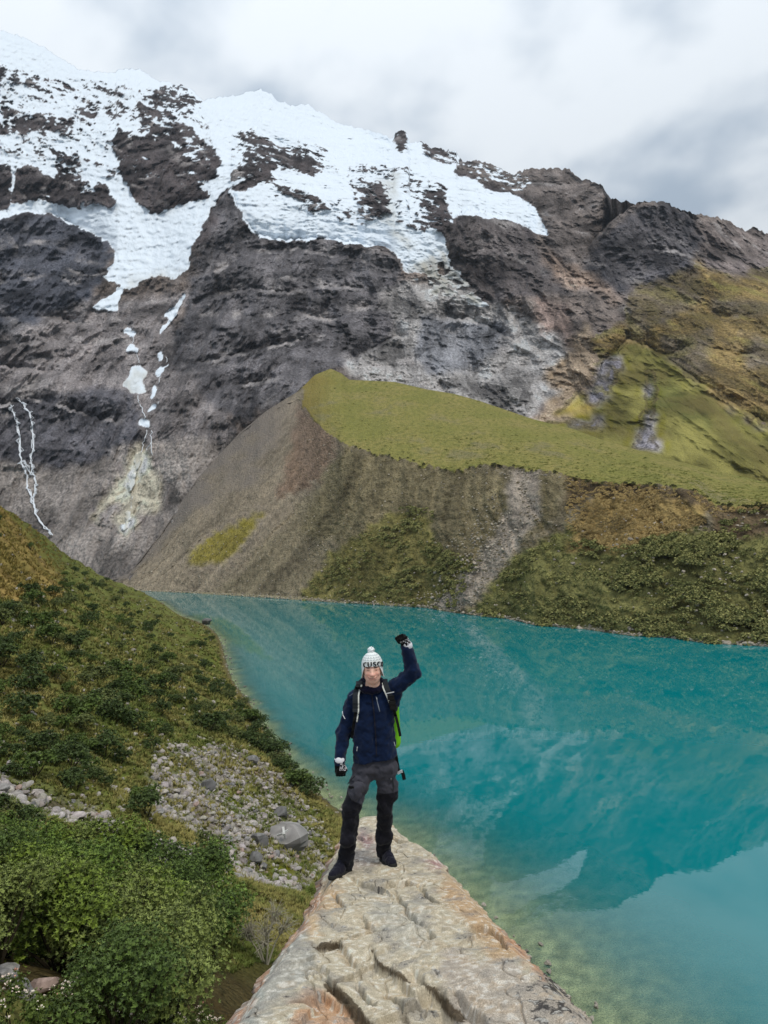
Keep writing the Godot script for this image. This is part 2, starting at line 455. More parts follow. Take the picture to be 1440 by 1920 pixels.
func build_mountain() -> void:
	var zs := mountain_zones()
	var co: Zones = zs[0]
	var pr: Zones = zs[1]
	var di: Zones = zs[2]
	var sheet := Sheet.new()
	var survey := [Vector3(-300, -60, 1800), Vector3(0, 55, 1900), Vector3(240, 128, 1950), Vector3(500, 170, 2100), Vector3(700, 245, 2000), Vector3(755, 245, 1850), Vector3(900, 303, 1750), Vector3(1045, 316, 1600), Vector3(1215, 378, 1300), Vector3(1300, 400, 1350), Vector3(1440, 440, 1450), Vector3(1800, 500, 1400),
		Vector3(100, 480, 1150), Vector3(220, 480, 1180), Vector3(100, 600, 930), Vector3(300, 540, 1050), Vector3(430, 360, 1250), Vector3(400, 450, 1100), Vector3(500, 480, 1040), Vector3(700, 480, 1060), Vector3(760, 520, 1080), Vector3(560, 600, 880), Vector3(650, 680, 760), Vector3(800, 650, 860), Vector3(900, 600, 960), Vector3(880, 400, 1230), Vector3(860, 500, 1080),
		Vector3(1000, 500, 1080), Vector3(1020, 440, 1280), Vector3(960, 345, 1560), Vector3(1100, 480, 1200), Vector3(1215, 480, 1090), Vector3(1300, 500, 1010), Vector3(1050, 640, 880), Vector3(1150, 620, 850), Vector3(1250, 650, 770), Vector3(1350, 600, 850), Vector3(1440, 560, 900), Vector3(1000, 740, 760), Vector3(1150, 760, 680), Vector3(1440, 760, 610), Vector3(1300, 800, 570), Vector3(1440, 880, 480),
		Vector3(30, 760, 720), Vector3(150, 760, 720), Vector3(280, 800, 650), Vector3(30, 900, 620), Vector3(150, 900, 600), Vector3(80, 1000, 540), Vector3(200, 1060, 482), Vector3(260, 1105, 448), Vector3(300, 1000, 514), Vector3(370, 900, 556), Vector3(450, 815, 598), Vector3(560, 740, 650), Vector3(300, 700, 780), Vector3(400, 380, 1320), Vector3(300, 450, 1250), Vector3(200, 380, 1350), Vector3(60, 300, 1450), Vector3(300, 250, 1600), Vector3(550, 280, 1650), Vector3(650, 400, 1270), Vector3(560, 330, 1480), Vector3(700, 330, 1520),
		Vector3(0, 1150, 480), Vector3(-300, 1000, 560), Vector3(-300, 600, 900), Vector3(1800, 800, 700), Vector3(1800, 1000, 450)]
	for i in survey.size(): survey[i].z *= lerpf(1.15, 0.85, clampf((survey[i].z - 450.0) / 850.0, 0.0, 1.0))
	sheet.fit(survey, Vector2(-460, -140), Vector2(1960, 1190), 16.0, 0.002)
	# crests behind which the ground drops back: line, how far, over which height
	var crests := [
		[[Vector2(-450, 410), Vector2(50, 400), Vector2(100, 408), Vector2(150, 432), Vector2(200, 455), Vector2(222, 492)], 60.0, 70.0],
		[[Vector2(352, 520), Vector2(370, 455), Vector2(402, 395), Vector2(430, 355), Vector2(452, 408), Vector2(480, 445), Vector2(530, 454), Vector2(620, 452), Vector2(700, 466), Vector2(745, 490), Vector2(762, 520)], 70.0, 70.0],
		[[Vector2(828, 450), Vector2(845, 415), Vector2(880, 393), Vector2(920, 404), Vector2(970, 418), Vector2(1010, 448), Vector2(1060, 510)], 60.0, 60.0],
		[[Vector2(1085, 490), Vector2(1120, 445), Vector2(1160, 405), Vector2(1190, 384), Vector2(1215, 378), Vector2(1250, 380), Vector2(1300, 412), Vector2(1335, 465)], 130.0, 40.0],
		[[Vector2(1060, 560), Vector2(1100, 545), Vector2(1130, 545), Vector2(1170, 580)], 35.0, 40.0],
		[[Vector2(1100, 770), Vector2(1130, 685), Vector2(1180, 640), Vector2(1240, 668), Vector2(1330, 733), Vector2(1440, 800), Vector2(1900, 900)], 50.0, 60.0],
		[[Vector2(640, 690), Vector2(700, 655), Vector2(740, 635), Vector2(790, 640)], 40.0, 50.0],
		[[Vector2(780, 610), Vector2(820, 600), Vector2(880, 600), Vector2(960, 640), Vector2(1000, 660)], 30.0, 40.0],
		[[Vector2(900, 725), Vector2(960, 690), Vector2(1040, 690), Vector2(1060, 700)], 25.0, 25.0],
		[[Vector2(-450, 700), Vector2(0, 690), Vector2(80, 700), Vector2(160, 725), Vector2(250, 760)], 25.0, 40.0],
		[[Vector2(-450, 610), Vector2(0, 605), Vector2(90, 600), Vector2(180, 625)], 20.0, 40.0],
		[[Vector2(640, 270), Vector2(700, 262), Vector2(740, 280)], 40.0, 40.0],
		[[Vector2(430, 250), Vector2(480, 243), Vector2(540, 285), Vector2(600, 285)], 40.0, 40.0],
		[[Vector2(215, 250), Vector2(250, 245), Vector2(300, 262), Vector2(345, 280), Vector2(370, 310)], 30.0, 40.0],
		[[Vector2(1250, 560), Vector2(1300, 520), Vector2(1340, 515), Vector2(1440, 560)], 30.0, 50.0]]
	for l in [[Vector2(355, 592), Vector2(420, 596), Vector2(500, 601), Vector2(560, 590), Vector2(620, 604), Vector2(690, 578), Vector2(740, 592)],
			[Vector2(362, 522), Vector2(430, 503), Vector2(500, 474), Vector2(560, 470), Vector2(640, 484), Vector2(700, 498), Vector2(740, 520)],
			[Vector2(330, 692), Vector2(400, 680), Vector2(470, 662), Vector2(540, 646), Vector2(600, 640), Vector2(652, 626)],
			[Vector2(-450, 600), Vector2(0, 600), Vector2(60, 596), Vector2(130, 606), Vector2(200, 620), Vector2(290, 640)],
			[Vector2(-450, 650), Vector2(0, 656), Vector2(80, 641), Vector2(160, 651), Vector2(230, 644)],
			[Vector2(280, 600), Vector2(330, 585), Vector2(360, 600)],
			[Vector2(860, 482), Vector2(920, 470), Vector2(1000, 502), Vector2(1050, 545)],
			[Vector2(1110, 505), Vector2(1180, 474), Vector2(1260, 472), Vector2(1322, 492)],
			[Vector2(-450, 470), Vector2(0, 470), Vector2(70, 455), Vector2(140, 478), Vector2(200, 500)],
			[Vector2(-450, 540), Vector2(0, 532), Vector2(90, 520), Vector2(180, 545)],
			[Vector2(-450, 760), Vector2(0, 765), Vector2(60, 750), Vector2(130, 770), Vector2(190, 790), Vector2(270, 800)],
			[Vector2(380, 740), Vector2(440, 728), Vector2(500, 718), Vector2(560, 700)],
			[Vector2(400, 560), Vector2(470, 545), Vector2(540, 552), Vector2(600, 540), Vector2(700, 548)],
			[Vector2(640, 665), Vector2(700, 690), Vector2(780, 700), Vector2(880, 700), Vector2(940, 715)],
			[Vector2(960, 350), Vector2(1010, 345), Vector2(1060, 360), Vector2(1100, 390), Vector2(1150, 400)],
			[Vector2(1210, 600), Vector2(1280, 585), Vector2(1350, 600), Vector2(1440, 590)],
			[Vector2(1230, 680), Vector2(1300, 650), Vector2(1380, 670), Vector2(1460, 660)]]: crests.append([l, 24.0, 26.0, 1.0])
	var big := noise(41, 1.0 / 260.0, 3)
	var warp := noise(42, 1.0 / 150.0, 3)
	var blocks := noise(48, 1.0 / 48.0, 1, FastNoiseLite.TYPE_CELLULAR)
	blocks.cellular_return_type = FastNoiseLite.RETURN_DISTANCE2_SUB
	var beds := noise(48, 1.0 / 48.0, 1, FastNoiseLite.TYPE_CELLULAR)
	beds.cellular_return_type = FastNoiseLite.RETURN_CELL_VALUE
	var led := noise(43, 1.0 / 170.0, 4, FastNoiseLite.TYPE_SIMPLEX_SMOOTH, FastNoiseLite.FRACTAL_RIDGED)
	var gul := noise(44, 1.0 / 60.0, 4, FastNoiseLite.TYPE_SIMPLEX_SMOOTH, FastNoiseLite.FRACTAL_RIDGED)
	var fin := noise(45, 1.0 / 16.0, 4)
	var pat := noise(46, 1.0 / 24.0, 5)
	var tone := noise(47, 1.0 / 110.0, 5)
	var us := PackedFloat32Array()
	var u := -440.0
	while u < 1940.0:
		us.append(u)
		u += 2.1 if u > -20.0 and u < 1460.0 else 14.0
	var nu := us.size()
	var nv := 460
	var net := Net.new(nu, nv + 2)
	var foot := [Vector2(-450, 1120), Vector2(250, 1122), Vector2(330, 1060), Vector2(420, 900), Vector2(520, 790), Vector2(580, 735), Vector2(640, 725), Vector2(700, 735), Vector2(800, 750), Vector2(900, 772), Vector2(1000, 806), Vector2(1130, 845), Vector2(1260, 880), Vector2(1440, 925), Vector2(1950, 970)]
	for i in nu:
		u = us[i]
		var v0 := along(foot, u)
		var v1 := along(SKYLINE, u) + 5.0 * warp.get_noise_2d(u * 12.0, 900.0) + 2.0 * fin.get_noise_2d(u * 5.0, 50.0)
		m_v0.append(v0); m_v1.append(v1)
		var cr := []
		for c in crests:
			var l: Array = c[0]
			if u >= l[0].x and u <= l[-1].x:
				cr.append([along(l, u) + 5.0 * warp.get_noise_2d(u * 9.0, c[1] * 50.0), c[1] * minf(1.0, minf(u - l[0].x, l[-1].x - u) / 60.0) * clampf(0.75 + 1.1 * warp.get_noise_2d(u * 0.9, c[1] * 7.0 + l[0].y * 3.0), 0.1, 1.5), c[2], c.size() > 3])
		for j in nv:
			var v := lerpf(v0, v1, float(j) / (nv - 1))
			var d := sheet.depth(u, v)
			var X := (u - 720.0) * d / F
			var Y := (960.0 - v) * d / F
			var wx := warp.get_noise_2d(X, Y)
			var wy := warp.get_noise_2d(X + 900.0, Y)
			var q := 900.0 / d
			var zu := u + (wx * 9.0 + 4.0 * fin.get_noise_2d(X * 0.7, Y * 0.7)) * q
			var zv := v + (wy * 9.0 + 4.0 * fin.get_noise_2d(X * 0.7 + 300.0, Y * 0.7)) * q
			var P := pr.look(zu, zv)
			var C := co.look(zu + wx * 14.0, zv + wy * 14.0)
			var D := di.look(zu, zv)
			var a := led.get_noise_2d(X * 0.35 + wx * 40.0, Y * 2.2 + wy * 60.0 + X * 0.25)
			var g := gul.get_noise_2d(X + wy * 25.0, Y * 0.22)
			var f := fin.get_noise_2d(X, Y * 1.4)
			var t := (Y + 62.0 * wx + 22.0 * wy + (0.18 + 0.3 * big.get_noise_2d(X * 0.5, 40.0)) * X) / (58.0 + 16.0 * sin(X * 0.006))
			var fr := t - floorf(t)
			var stair := smoothstep(0.5, 1.0, fr) - fr
			# snow lies where the rock leans back
			var crag := gul.get_noise_2d(X * 1.6 + 500.0 + 20.0 * wx, Y * 1.3 + X * 0.5)
			var fine := gul.get_noise_2d(X * 4.5 + 90.0, Y * 2.2 + 15.0 * wx)
			var stripe := gul.get_noise_2d(X * 2.6 + 900.0 + 12.0 * wx, Y * 0.35)
			var uneven := smoothstep(-0.25, 0.45, big.get_noise_2d(X * 2.3 + 700.0, Y * 2.3))
			stair *= uneven
			var bx := X + 26.0 * wx + 5.0 * f
			var by := Y * 0.62 + 22.0 * wy + 4.0 * f
			var block := blocks.get_noise_2d(bx, by) + 1.0
			var chip := blocks.get_noise_2d(bx * 3.1 + 70.0, by * 2.6) + 1.0
			var bed := beds.get_noise_2d(bx * 3.1 + 70.0, by * 2.6)
			var p := pat.get_noise_2d((X - Y) * 0.34 + 12.0 * wy, (X + Y) * 0.85 + 26.0 * wx)
			var s := P.r
			if s > 0.02:
				s += 0.22 * big.get_noise_2d(X * 2.6 + 90.0, Y * 2.6) + (0.40 * p + 0.30 * f - 0.10 * a - 0.14 * crag - 0.16 * fine) * (1.0 if s < 0.8 else maxf(0.25, 1.0 - 4.0 * (s - 0.8)))
			var snow := smoothstep(0.46, 0.54, s)
			var rough := P.g * (1.0 - 0.72 * snow)
			var off := 34.0 * big.get_noise_2d(X, Y) * minf(1.0, rough + 0.3) + rough * (8.0 * P.b * a + 20.0 * (P.a + 0.2) * (g - 0.2) * 1.4 + 3.6 * f + 4.0 * (crag - 0.1) + 1.1 * fine + 3.6 * stripe * (0.5 + P.a) + 17.0 * (block - 0.3) + 4.5 * (chip - 0.3)) - 8.0 * P.b * rough * stair + (4.0 * f + 4.5 * a + 3.0 * crag + 2.4 * led.get_noise_2d(X * 0.9 + 30.0 * wx, Y * 5.0 + 40.0 * wy)) * snow
			if snow > 0.5 and v < 260.0: off += 5.0 * gul.get_noise_2d(X * 1.6, Y * 0.12)      # flutes in the high snow
			off -= 2.0 * snow
			var shelf := 0.0
			for c in cr:
				var up: float = c[0] - v
				if up > 0.0: off -= 1.35 * c[1] * minf(1.0, up / 5.0) * exp(-up / c[2])
				else: off += 0.15 * c[1] * exp(up / 25.0)
				if c[3] and up > -2.0: shelf = maxf(shelf, c[1] / 24.0 * exp(-absf(up - 4.0) / 11.0))
			var edge := minf(1.0, float(nv - 1 - j) / 8.0)
			net.pos[j * nu + i] = at(u, v, d - off * edge)
			# cover
			var lv := 0.92 + 0.85 * tone.get_noise_2d(X, Y * 2.0) + 0.22 * f + 0.14 * fine + 0.26 * bed + 0.20 * (chip - 0.3) - 0.26 * P.g * smoothstep(-0.1, 0.5, stripe) + 0.2 * maxf(0.0, a) * P.b
			lv = maxf(lv, 0.3)
			var r := Color(C.r * lv, C.g * lv, C.b * lv)
			var dust := smoothstep(0.6, 0.95, fr) * uneven * P.b * rough * 0.7 * smoothstep(-0.1, 0.3, tone.get_noise_2d(X * 2.0 + 300.0, Y * 2.0))
			r = r.lerp(lin(170, 164, 162), clampf(dust * 1.4 + 0.75 * shelf * rough * (1.0 + 2.0 * f) * smoothstep(-0.15, 0.4, tone.get_noise_2d(X * 3.0 + 800.0, Y * 3.0)), 0.0, 0.75) * (1.0 - D.g))
			var grass := D.g
			if grass > 0.03:
				r = r.lerp(lin(92, 84, 50), clampf(1.6 * tone.get_noise_2d(X * 2.2, Y * 2.2 + 60.0), 0.0, 0.7))
				r = r.lerp(lin(132, 126, 72), clampf(-1.5 * tone.get_noise_2d(X * 2.2, Y * 2.2 + 60.0) - 0.1, 0.0, 0.6))
				var tt := grass + 0.5 * p + 0.25 * f
				r = r.lerp(lin(96, 84, 62), (1.0 - smoothstep(0.3, 0.6, tt)) * 0.6 * minf(1.0, grass * 2.0))
			var white := Color(0.72, 0.79, 0.86).lerp(Color(0.43, 0.41, 0.34), clampf(D.r * (0.7 + 1.1 * p), 0.0, 1.0))
			if v > 480.0 and D.r > 0.6 and u > 700.0: white = white.lerp(Color(0.3, 0.29, 0.28), 0.35)
			r = Color(r.r * ROCK_GAIN, r.g * ROCK_GAIN, r.b * ROCK_GAIN)
			net.col[j * nu + i] = r.lerp(white, snow)
			net.cls[j * nu + i] = 1 if s > 0.5 else (2 if grass > 0.6 else (3 if P.g < 0.4 else 0))
		for k in 2:                                          # the far side
			var pk := net.pos[(nv - 1) * nu + i]
			var out := Vector3(pk.x, 0, pk.z).normalized()
			net.pos[(nv + k) * nu + i] = pk + out * (120.0 * (k + 1)) + Vector3(0, -70.0 - 160.0 * k, 0)
			net.col[(nv + k) * nu + i] = net.col[(nv - 1) * nu + i]
			net.cls[(nv + k) * nu + i] = net.cls[(nv - 1) * nu + i]
	net.finish()
	m_us = us; m_rows = nv; m_net = net
	var o := base("mountain")
	ground(o, "snow capped rocky mountain rising behind the lake")
	put("rock_face", net.mesh(0), rock_mat, o)
	put("snow_cover", net.mesh(1), snow_mat, o)
	put("grass_slope", net.mesh(2), turf_mat, o)
	put("scree_slope", net.mesh(3), scree_mat, o)

var m_shore: Array
var m_edge: Array
var m_edge_d: Array
var m_crest: Array
var m_crest_d: Array
var m_bump: FastNoiseLite
var m_rill: FastNoiseLite

func moraine_point(u: float, t: float) -> Array:    # t 0..1 up the broken face, 1..2 up the green back; the point and its sight line
	var vs := along(m_shore, u)
	var ve := along(m_edge, u) + (4.0 * m_bump.get_noise_2d(u * 1.5, 0.0) + 4.0 * m_bump.get_noise_2d(u * 0.4, 80.0)) * (0.6 + 0.4 * smoothstep(590.0, 680.0, u))
	var vc := minf(along(m_crest, u), ve - 2.0)
	var is0 := 1.0 / wd(u, vs)
	var ie := 1.0 / along(m_edge_d, u)
	var v: float
	var inv: float
	if t <= 1.0:
		v = lerpf(vs, ve, t)
		inv = lerpf(is0, ie, t)
		inv += (0.10 * ie) * 4.0 * (t - t * t) * 0.25 * smoothstep(600.0, 700.0, u)      # a little hollow
	else:
		v = lerpf(ve, vc, t - 1.0)
		inv = lerpf(ie, 1.0 / along(m_crest_d, u), t - 1.0)
	return [v, 1.0 / inv]

func build_moraine() -> void:
	m_shore = flat_line(M_SHORE); m_edge = flat_line(M_EDGE); m_edge_d = flat_line(M_EDGE, true); m_crest = flat_line(M_CREST); m_crest_d = flat_line(M_CREST, true)
	for d: Array in [m_edge_d, m_crest_d]:
		for i in d.size():
			var sy := along(m_shore, d[i].x)
			d[i].y *= (sy - 980.0 - (720.0 - d[i].x) * 0.0594) / (sy - 991.7 - (720.0 - d[i].x) * 0.0594)
	m_bump = noise(51, 1.0 / 40.0, 4)
	m_rill = noise(52, 1.0 / 16.0, 4, FastNoiseLite.TYPE_SIMPLEX_SMOOTH, FastNoiseLite.FRACTAL_RIDGED)
	var fin := noise(53, 1.0 / 6.0, 4)
	var pat := noise(54, 1.0 / 45.0, 4)
	var sp := noise(55, 1.0 / 5.0, 2)
	var co := Zones.new(Vector2(100, 660), Vector2(1960, 1300), lin(112, 103, 84))
	# the bare face, its scars, shrubs at its foot
	co.area(poly([100, 660, 620, 760, 640, 840, 520, 1000, 400, 1120, 250, 1130, 100, 1130]), lin(128, 117, 100))
	co.area(poly([560, 760, 640, 830, 600, 900, 520, 940]), lin(120, 102, 86))
	co.area(poly([640, 840, 860, 880, 1060, 890, 1050, 960, 900, 1080, 700, 1030, 560, 1000]), lin(108, 99, 76))
	co.area(poly([345, 1050, 430, 985, 500, 960, 470, 1010, 420, 1060]), lin(122, 112, 58))
	co.area(poly([560, 1130, 620, 1040, 740, 960, 800, 960, 830, 1030, 900, 1060, 860, 1150, 700, 1145]), lin(104, 98, 60))
	co.area(poly([800, 1145, 900, 1050, 950, 960, 960, 880, 1010, 880, 1015, 960, 960, 1050, 880, 1130, 850, 1155]), lin(140, 130, 118))
	co.area(poly([880, 1150, 960, 1050, 1060, 990, 1400, 1000, 1960, 1000, 1960, 1300, 1000, 1200]), lin(100, 98, 60))
	co.area(poly([1060, 1030, 1110, 930, 1260, 920, 1330, 960, 1290, 1000, 1150, 1040]), lin(138, 118, 76))
	co.area(poly([1060, 890, 1300, 915, 1960, 960, 1960, 1020, 1340, 1010, 1340, 960, 1240, 930, 1100, 930, 1060, 960]), lin(88, 76, 58))
	co.soften(4)
	var us := PackedFloat32Array()
	var u := 160.0
	while u < 1940.0:
		us.append(u)
		u += 3.0 if u < 1460.0 else 16.0
	var nu := us.size()
	var n1 := 120
	var n2 := 80
	var net := Net.new(nu, n1 + n2 + 3)
	for i in nu:
		u = us[i]
		for j in n1 + n2 + 3:
			var t := -0.04 + 1.04 * j / n1 if j <= n1 else 1.0 + float(j - n1) / n2
			var far := t > 2.0
			var q := moraine_point(u, minf(t, 2.0))
			var v: float = q[0]
			var d: float = q[1]
			var X := (u - 720.0) * d / F
			var Y := (960.0 - v) * d / F
			var o := j * nu + i
			var back := smoothstep(0.985, 1.015, t + 0.035 * m_bump.get_noise_2d(u * 2.2, 400.0) + 0.02 * fin.get_noise_2d(u * 0.8, t * 40.0))
			# rills run down the fall line, which leans left on the left part
			var lean := lerpf(0.9, 0.05, smoothstep(450.0, 900.0, u))
			var a := m_bump.get_noise_2d(X, Y)
			var ri := m_rill.get_noise_2d(X - Y * lean + 6.0 * a, Y * 0.06)
			var f := fin.get_noise_2d(X, Y * 1.5)
			var p := pat.get_noise_2d(X, Y * 2.0)
			var off := (5.0 * a * smoothstep(0.0, 0.2, t) - 4.2 * maxf(ri - 0.1, 0.0) * smoothstep(0.0, 0.25, t) + 1.2 * f) * (1.0 - back) + back * (6.0 * a * (t - 1.0) + 0.8 * f)
			var pt := at(u, v, d - off)
			if t < 0.0: pt.y = -2.0
			if far:
				var k := j - n1 - n2
				pt += Vector3(pt.x, 0, pt.z).normalized() * 25.0 * k + Vector3(0, -12.0 * k, 0)
			net.pos[o] = pt
			var c: Color
			if back > 0.5 and u > 566.0 + 14.0 * p:
				c = lin(120, 118, 64).lerp(lin(136, 126, 76), clampf(0.5 + 1.2 * p, 0, 1))
				c = c.lerp(lin(106, 106, 58), clampf(1.6 * sp.get_noise_2d(X, Y * 3.0) + 0.2, 0, 1))
				var left := smoothstep(640.0, 560.0, u + 40.0 * p)
				c = c.lerp(lin(128, 112, 62), left * 0.8)
				var stony := smoothstep(0.2, 0.45, p + 0.25 * f) * smoothstep(1.95, 1.5, t) * smoothstep(1.02, 1.2, t)
				c = c.lerp(lin(112, 108, 84), 0.55 * stony)
				net.cls[o] = 1
			else:
				c = co.look(u + 10.0 * p + 5.0 * f, v + 8.0 * p + 6.0 * f)
				var lv := 0.94 + 0.5 * ri + 0.4 * f + 0.3 * p + 0.35 * sp.get_noise_2d(X * 1.6, Y * 1.6)
				c = Color(c.r * lv, c.g * lv, c.b * lv)
				c = c.lerp(lin(118, 110, 102), smoothstep(0.55, 1.0, t + 0.3 * p) * smoothstep(600.0, 480.0, u))
				if t < 0.02: c = lin(148, 138, 112)
				net.cls[o] = 0
			net.col[o] = Color(c.r * 1.7, c.g * 1.7, c.b * 1.7)
	net.finish()
	var o := base("moraine")
	ground(o, "grassy moraine ridge with a bare brown face above the lake")
	put("eroded_face", net.mesh(0), scree_mat, o)
	put("grass_back", net.mesh(1), turf_mat, o)

# near hillside on the left
const H_TOP := [Vector2(-450, 780), Vector2(-250, 860), Vector2(0, 945), Vector2(60, 988), Vector2(130, 1042), Vector2(200, 1084), Vector2(265, 1108), Vector2(300, 1128), Vector2(330, 1150), Vector2(385, 1172), Vector2(412, 1200), Vector2(418, 1222), Vector2(425, 1250), Vector2(440, 1285), Vector2(470, 1325), Vector2(510, 1395), Vector2(560, 1450), Vector2(610, 1500), Vector2(690, 1560), Vector2(800, 1645), Vector2(900, 1740), Vector2(1000, 1830), Vector2(1120, 1950), Vector2(1250, 2080)]
var h_sheet := Sheet.new()
var h_bump: FastNoiseLite
var h_small: FastNoiseLite
var shore_plan := PackedVector2Array()

func hill_point(u: float, v: float) -> Vector3:
	var p := at(u, v, h_sheet.depth(u, v))
	var land_share := clampf(p.y * 0.5, 0.0, 1.0)
	p.y += land_share * (1.1 * h_bump.get_noise_2d(p.x, p.z) + 0.22 * h_small.get_noise_2d(p.x, p.z))
	return p

func build_shore() -> void:
	h_bump = noise(61, 1.0 / 17.0, 3)
	h_small = noise(62, 1.0 / 2.2, 3)
	var pts := [Vector3(0, 945, 180), Vector3(60, 988, 222), Vector3(130, 1042, 295), Vector3(200, 1084, 390), Vector3(-250, 900, 120),
		Vector3(0, 1100, 105), Vector3(0, 1250, 65), Vector3(150, 1200, 95), Vector3(300, 1250, 128), Vector3(100, 1400, 48), Vector3(300, 1400, 70), Vector3(450, 1450, 80),
		Vector3(0, 1550, 28), Vector3(200, 1550, 36), Vector3(400, 1550, 53), Vector3(550, 1570, 68), Vector3(0, 1750, 15), Vector3(250, 1750, 20), Vector3(450, 1700, 34), Vector3(600, 1650, 56), Vector3(0, 1920, 9.5), Vector3(250, 1920, 11.5), Vector3(450, 1920, 15), Vector3(700, 1920, 21), Vector3(900, 1920, 33), Vector3(-250, 1920, 7.5), Vector3(-250, 1500, 26), Vector3(1100, 2050, 38), Vector3(600, 2080, 13), Vector3(0, 2080, 7.5), Vector3(-400, 1500, 24), Vector3(-400, 1100, 75)]
	for q: Vector2 in H_TOP:
		if q.x >= 265: pts.append(Vector3(q.x, q.y, wd(q.x, q.y)))
	for q in [[560, 1400], [500, 1290], [700, 1510], [470, 1220], [850, 1640], [1000, 1760], [1200, 1960]]:
		pts.append(Vector3(q[0], q[1], wd(q[0], q[1]) * 1.05))
	h_sheet.fit(pts, Vector2(-470, 740), Vector2(1280, 2110), 10.0, 0.00002)
	for q: Vector2 in H_TOP:
		if q.x >= 265:
			var w := at(q.x, q.y, wd(q.x, q.y))
			shore_plan.append(Vector2(w.x, w.z))
	var co := Zones.new(Vector2(-460, 740), Vector2(1280, 2100), lin(104, 108, 58))
	co.area(poly([-460, 740, 0, 930, 40, 980, 110, 1080, 130, 1130, 60, 1130, -460, 1120]), lin(150, 128, 76))
	for p in SCREE: co.area(poly(p), lin(138, 130, 120))
	co.area(poly([0, 1480, 120, 1560, 330, 1640, 420, 1680, 600, 1690, 500, 1920, 0, 1920]), lin(70, 62, 40))
	for p in [[400, 1480, 470, 1465, 500, 1490, 440, 1510], [560, 1500, 625, 1530, 640, 1580, 590, 1570], [450, 1620, 540, 1610, 560, 1640, 470, 1660]]:
		co.area(poly(p), lin(112, 116, 44))
	co.soften(4)
	var tone := noise(63, 1.0 / 9.0, 5)
	var soil := noise(64, 1.0 / 30.0, 4)
	var nu := 250
	var nv := 300
	var net := Net.new(nu, nv + 3)
	for i in nu:
		var u := lerpf(-440.0, 1240.0, float(i) / (nu - 1))
		var top := along(H_TOP, u) - (10.0 if u > 270.0 else 0.0) + 3.0 * tone.get_noise_2d(u * 0.4, 3.0)
		for j in nv:
			var v := lerpf(2080.0, top, float(j) / (nv - 1))
			var p := hill_point(u, v)
			var o := j * nu + i
			net.pos[o] = p
			var a := tone.get_noise_2d(p.x * 2.0, p.z * 2.0)
			var b := soil.get_noise_2d(p.x, p.z)
			var c := co.look(u + 12.0 * a, v + 12.0 * b + 6.0 * a)
			c = c.lerp(lin(92, 100, 44), clampf(1.8 * b, 0, 0.8)).lerp(lin(84, 68, 42), clampf(-1.4 * a - 0.5 * b, 0, 0.7))
			var lv := 0.95 + 0.5 * a
			lv *= 1.8
			net.col[o] = Color(c.r * lv, c.g * lv, c.b * lv)
			if p.y < 0.5: net.col[o] = lin(128, 118, 78)
		for k in 3:
			var pk := net.pos[(nv - 1) * nu + i]
			net.pos[(nv + k) * nu + i] = pk + Vector3(pk.x, 0, pk.z).normalized() * (9.0 * (k + 1)) + Vector3(0, -4.0 * (k + 1), 0)
			net.col[(nv + k) * nu + i] = net.col[(nv - 1) * nu + i]
	net.finish()
	var o := base("hillside")
	ground(o, "grassy hillside dropping to the near shore of the lake")
	put("hill_ground", net.mesh(), hill_mat, o)

const SCREE := [[290, 1410, 400, 1395, 470, 1420, 545, 1470, 600, 1540, 625, 1590, 600, 1640, 560, 1680, 470, 1670, 420, 1620, 380, 1560, 300, 1540, 270, 1480], [-60, 1430, 60, 1470, 180, 1510, 250, 1560, 330, 1600, 420, 1640, 440, 1660, 330, 1640, 230, 1600, 120, 1550, -60, 1500]]

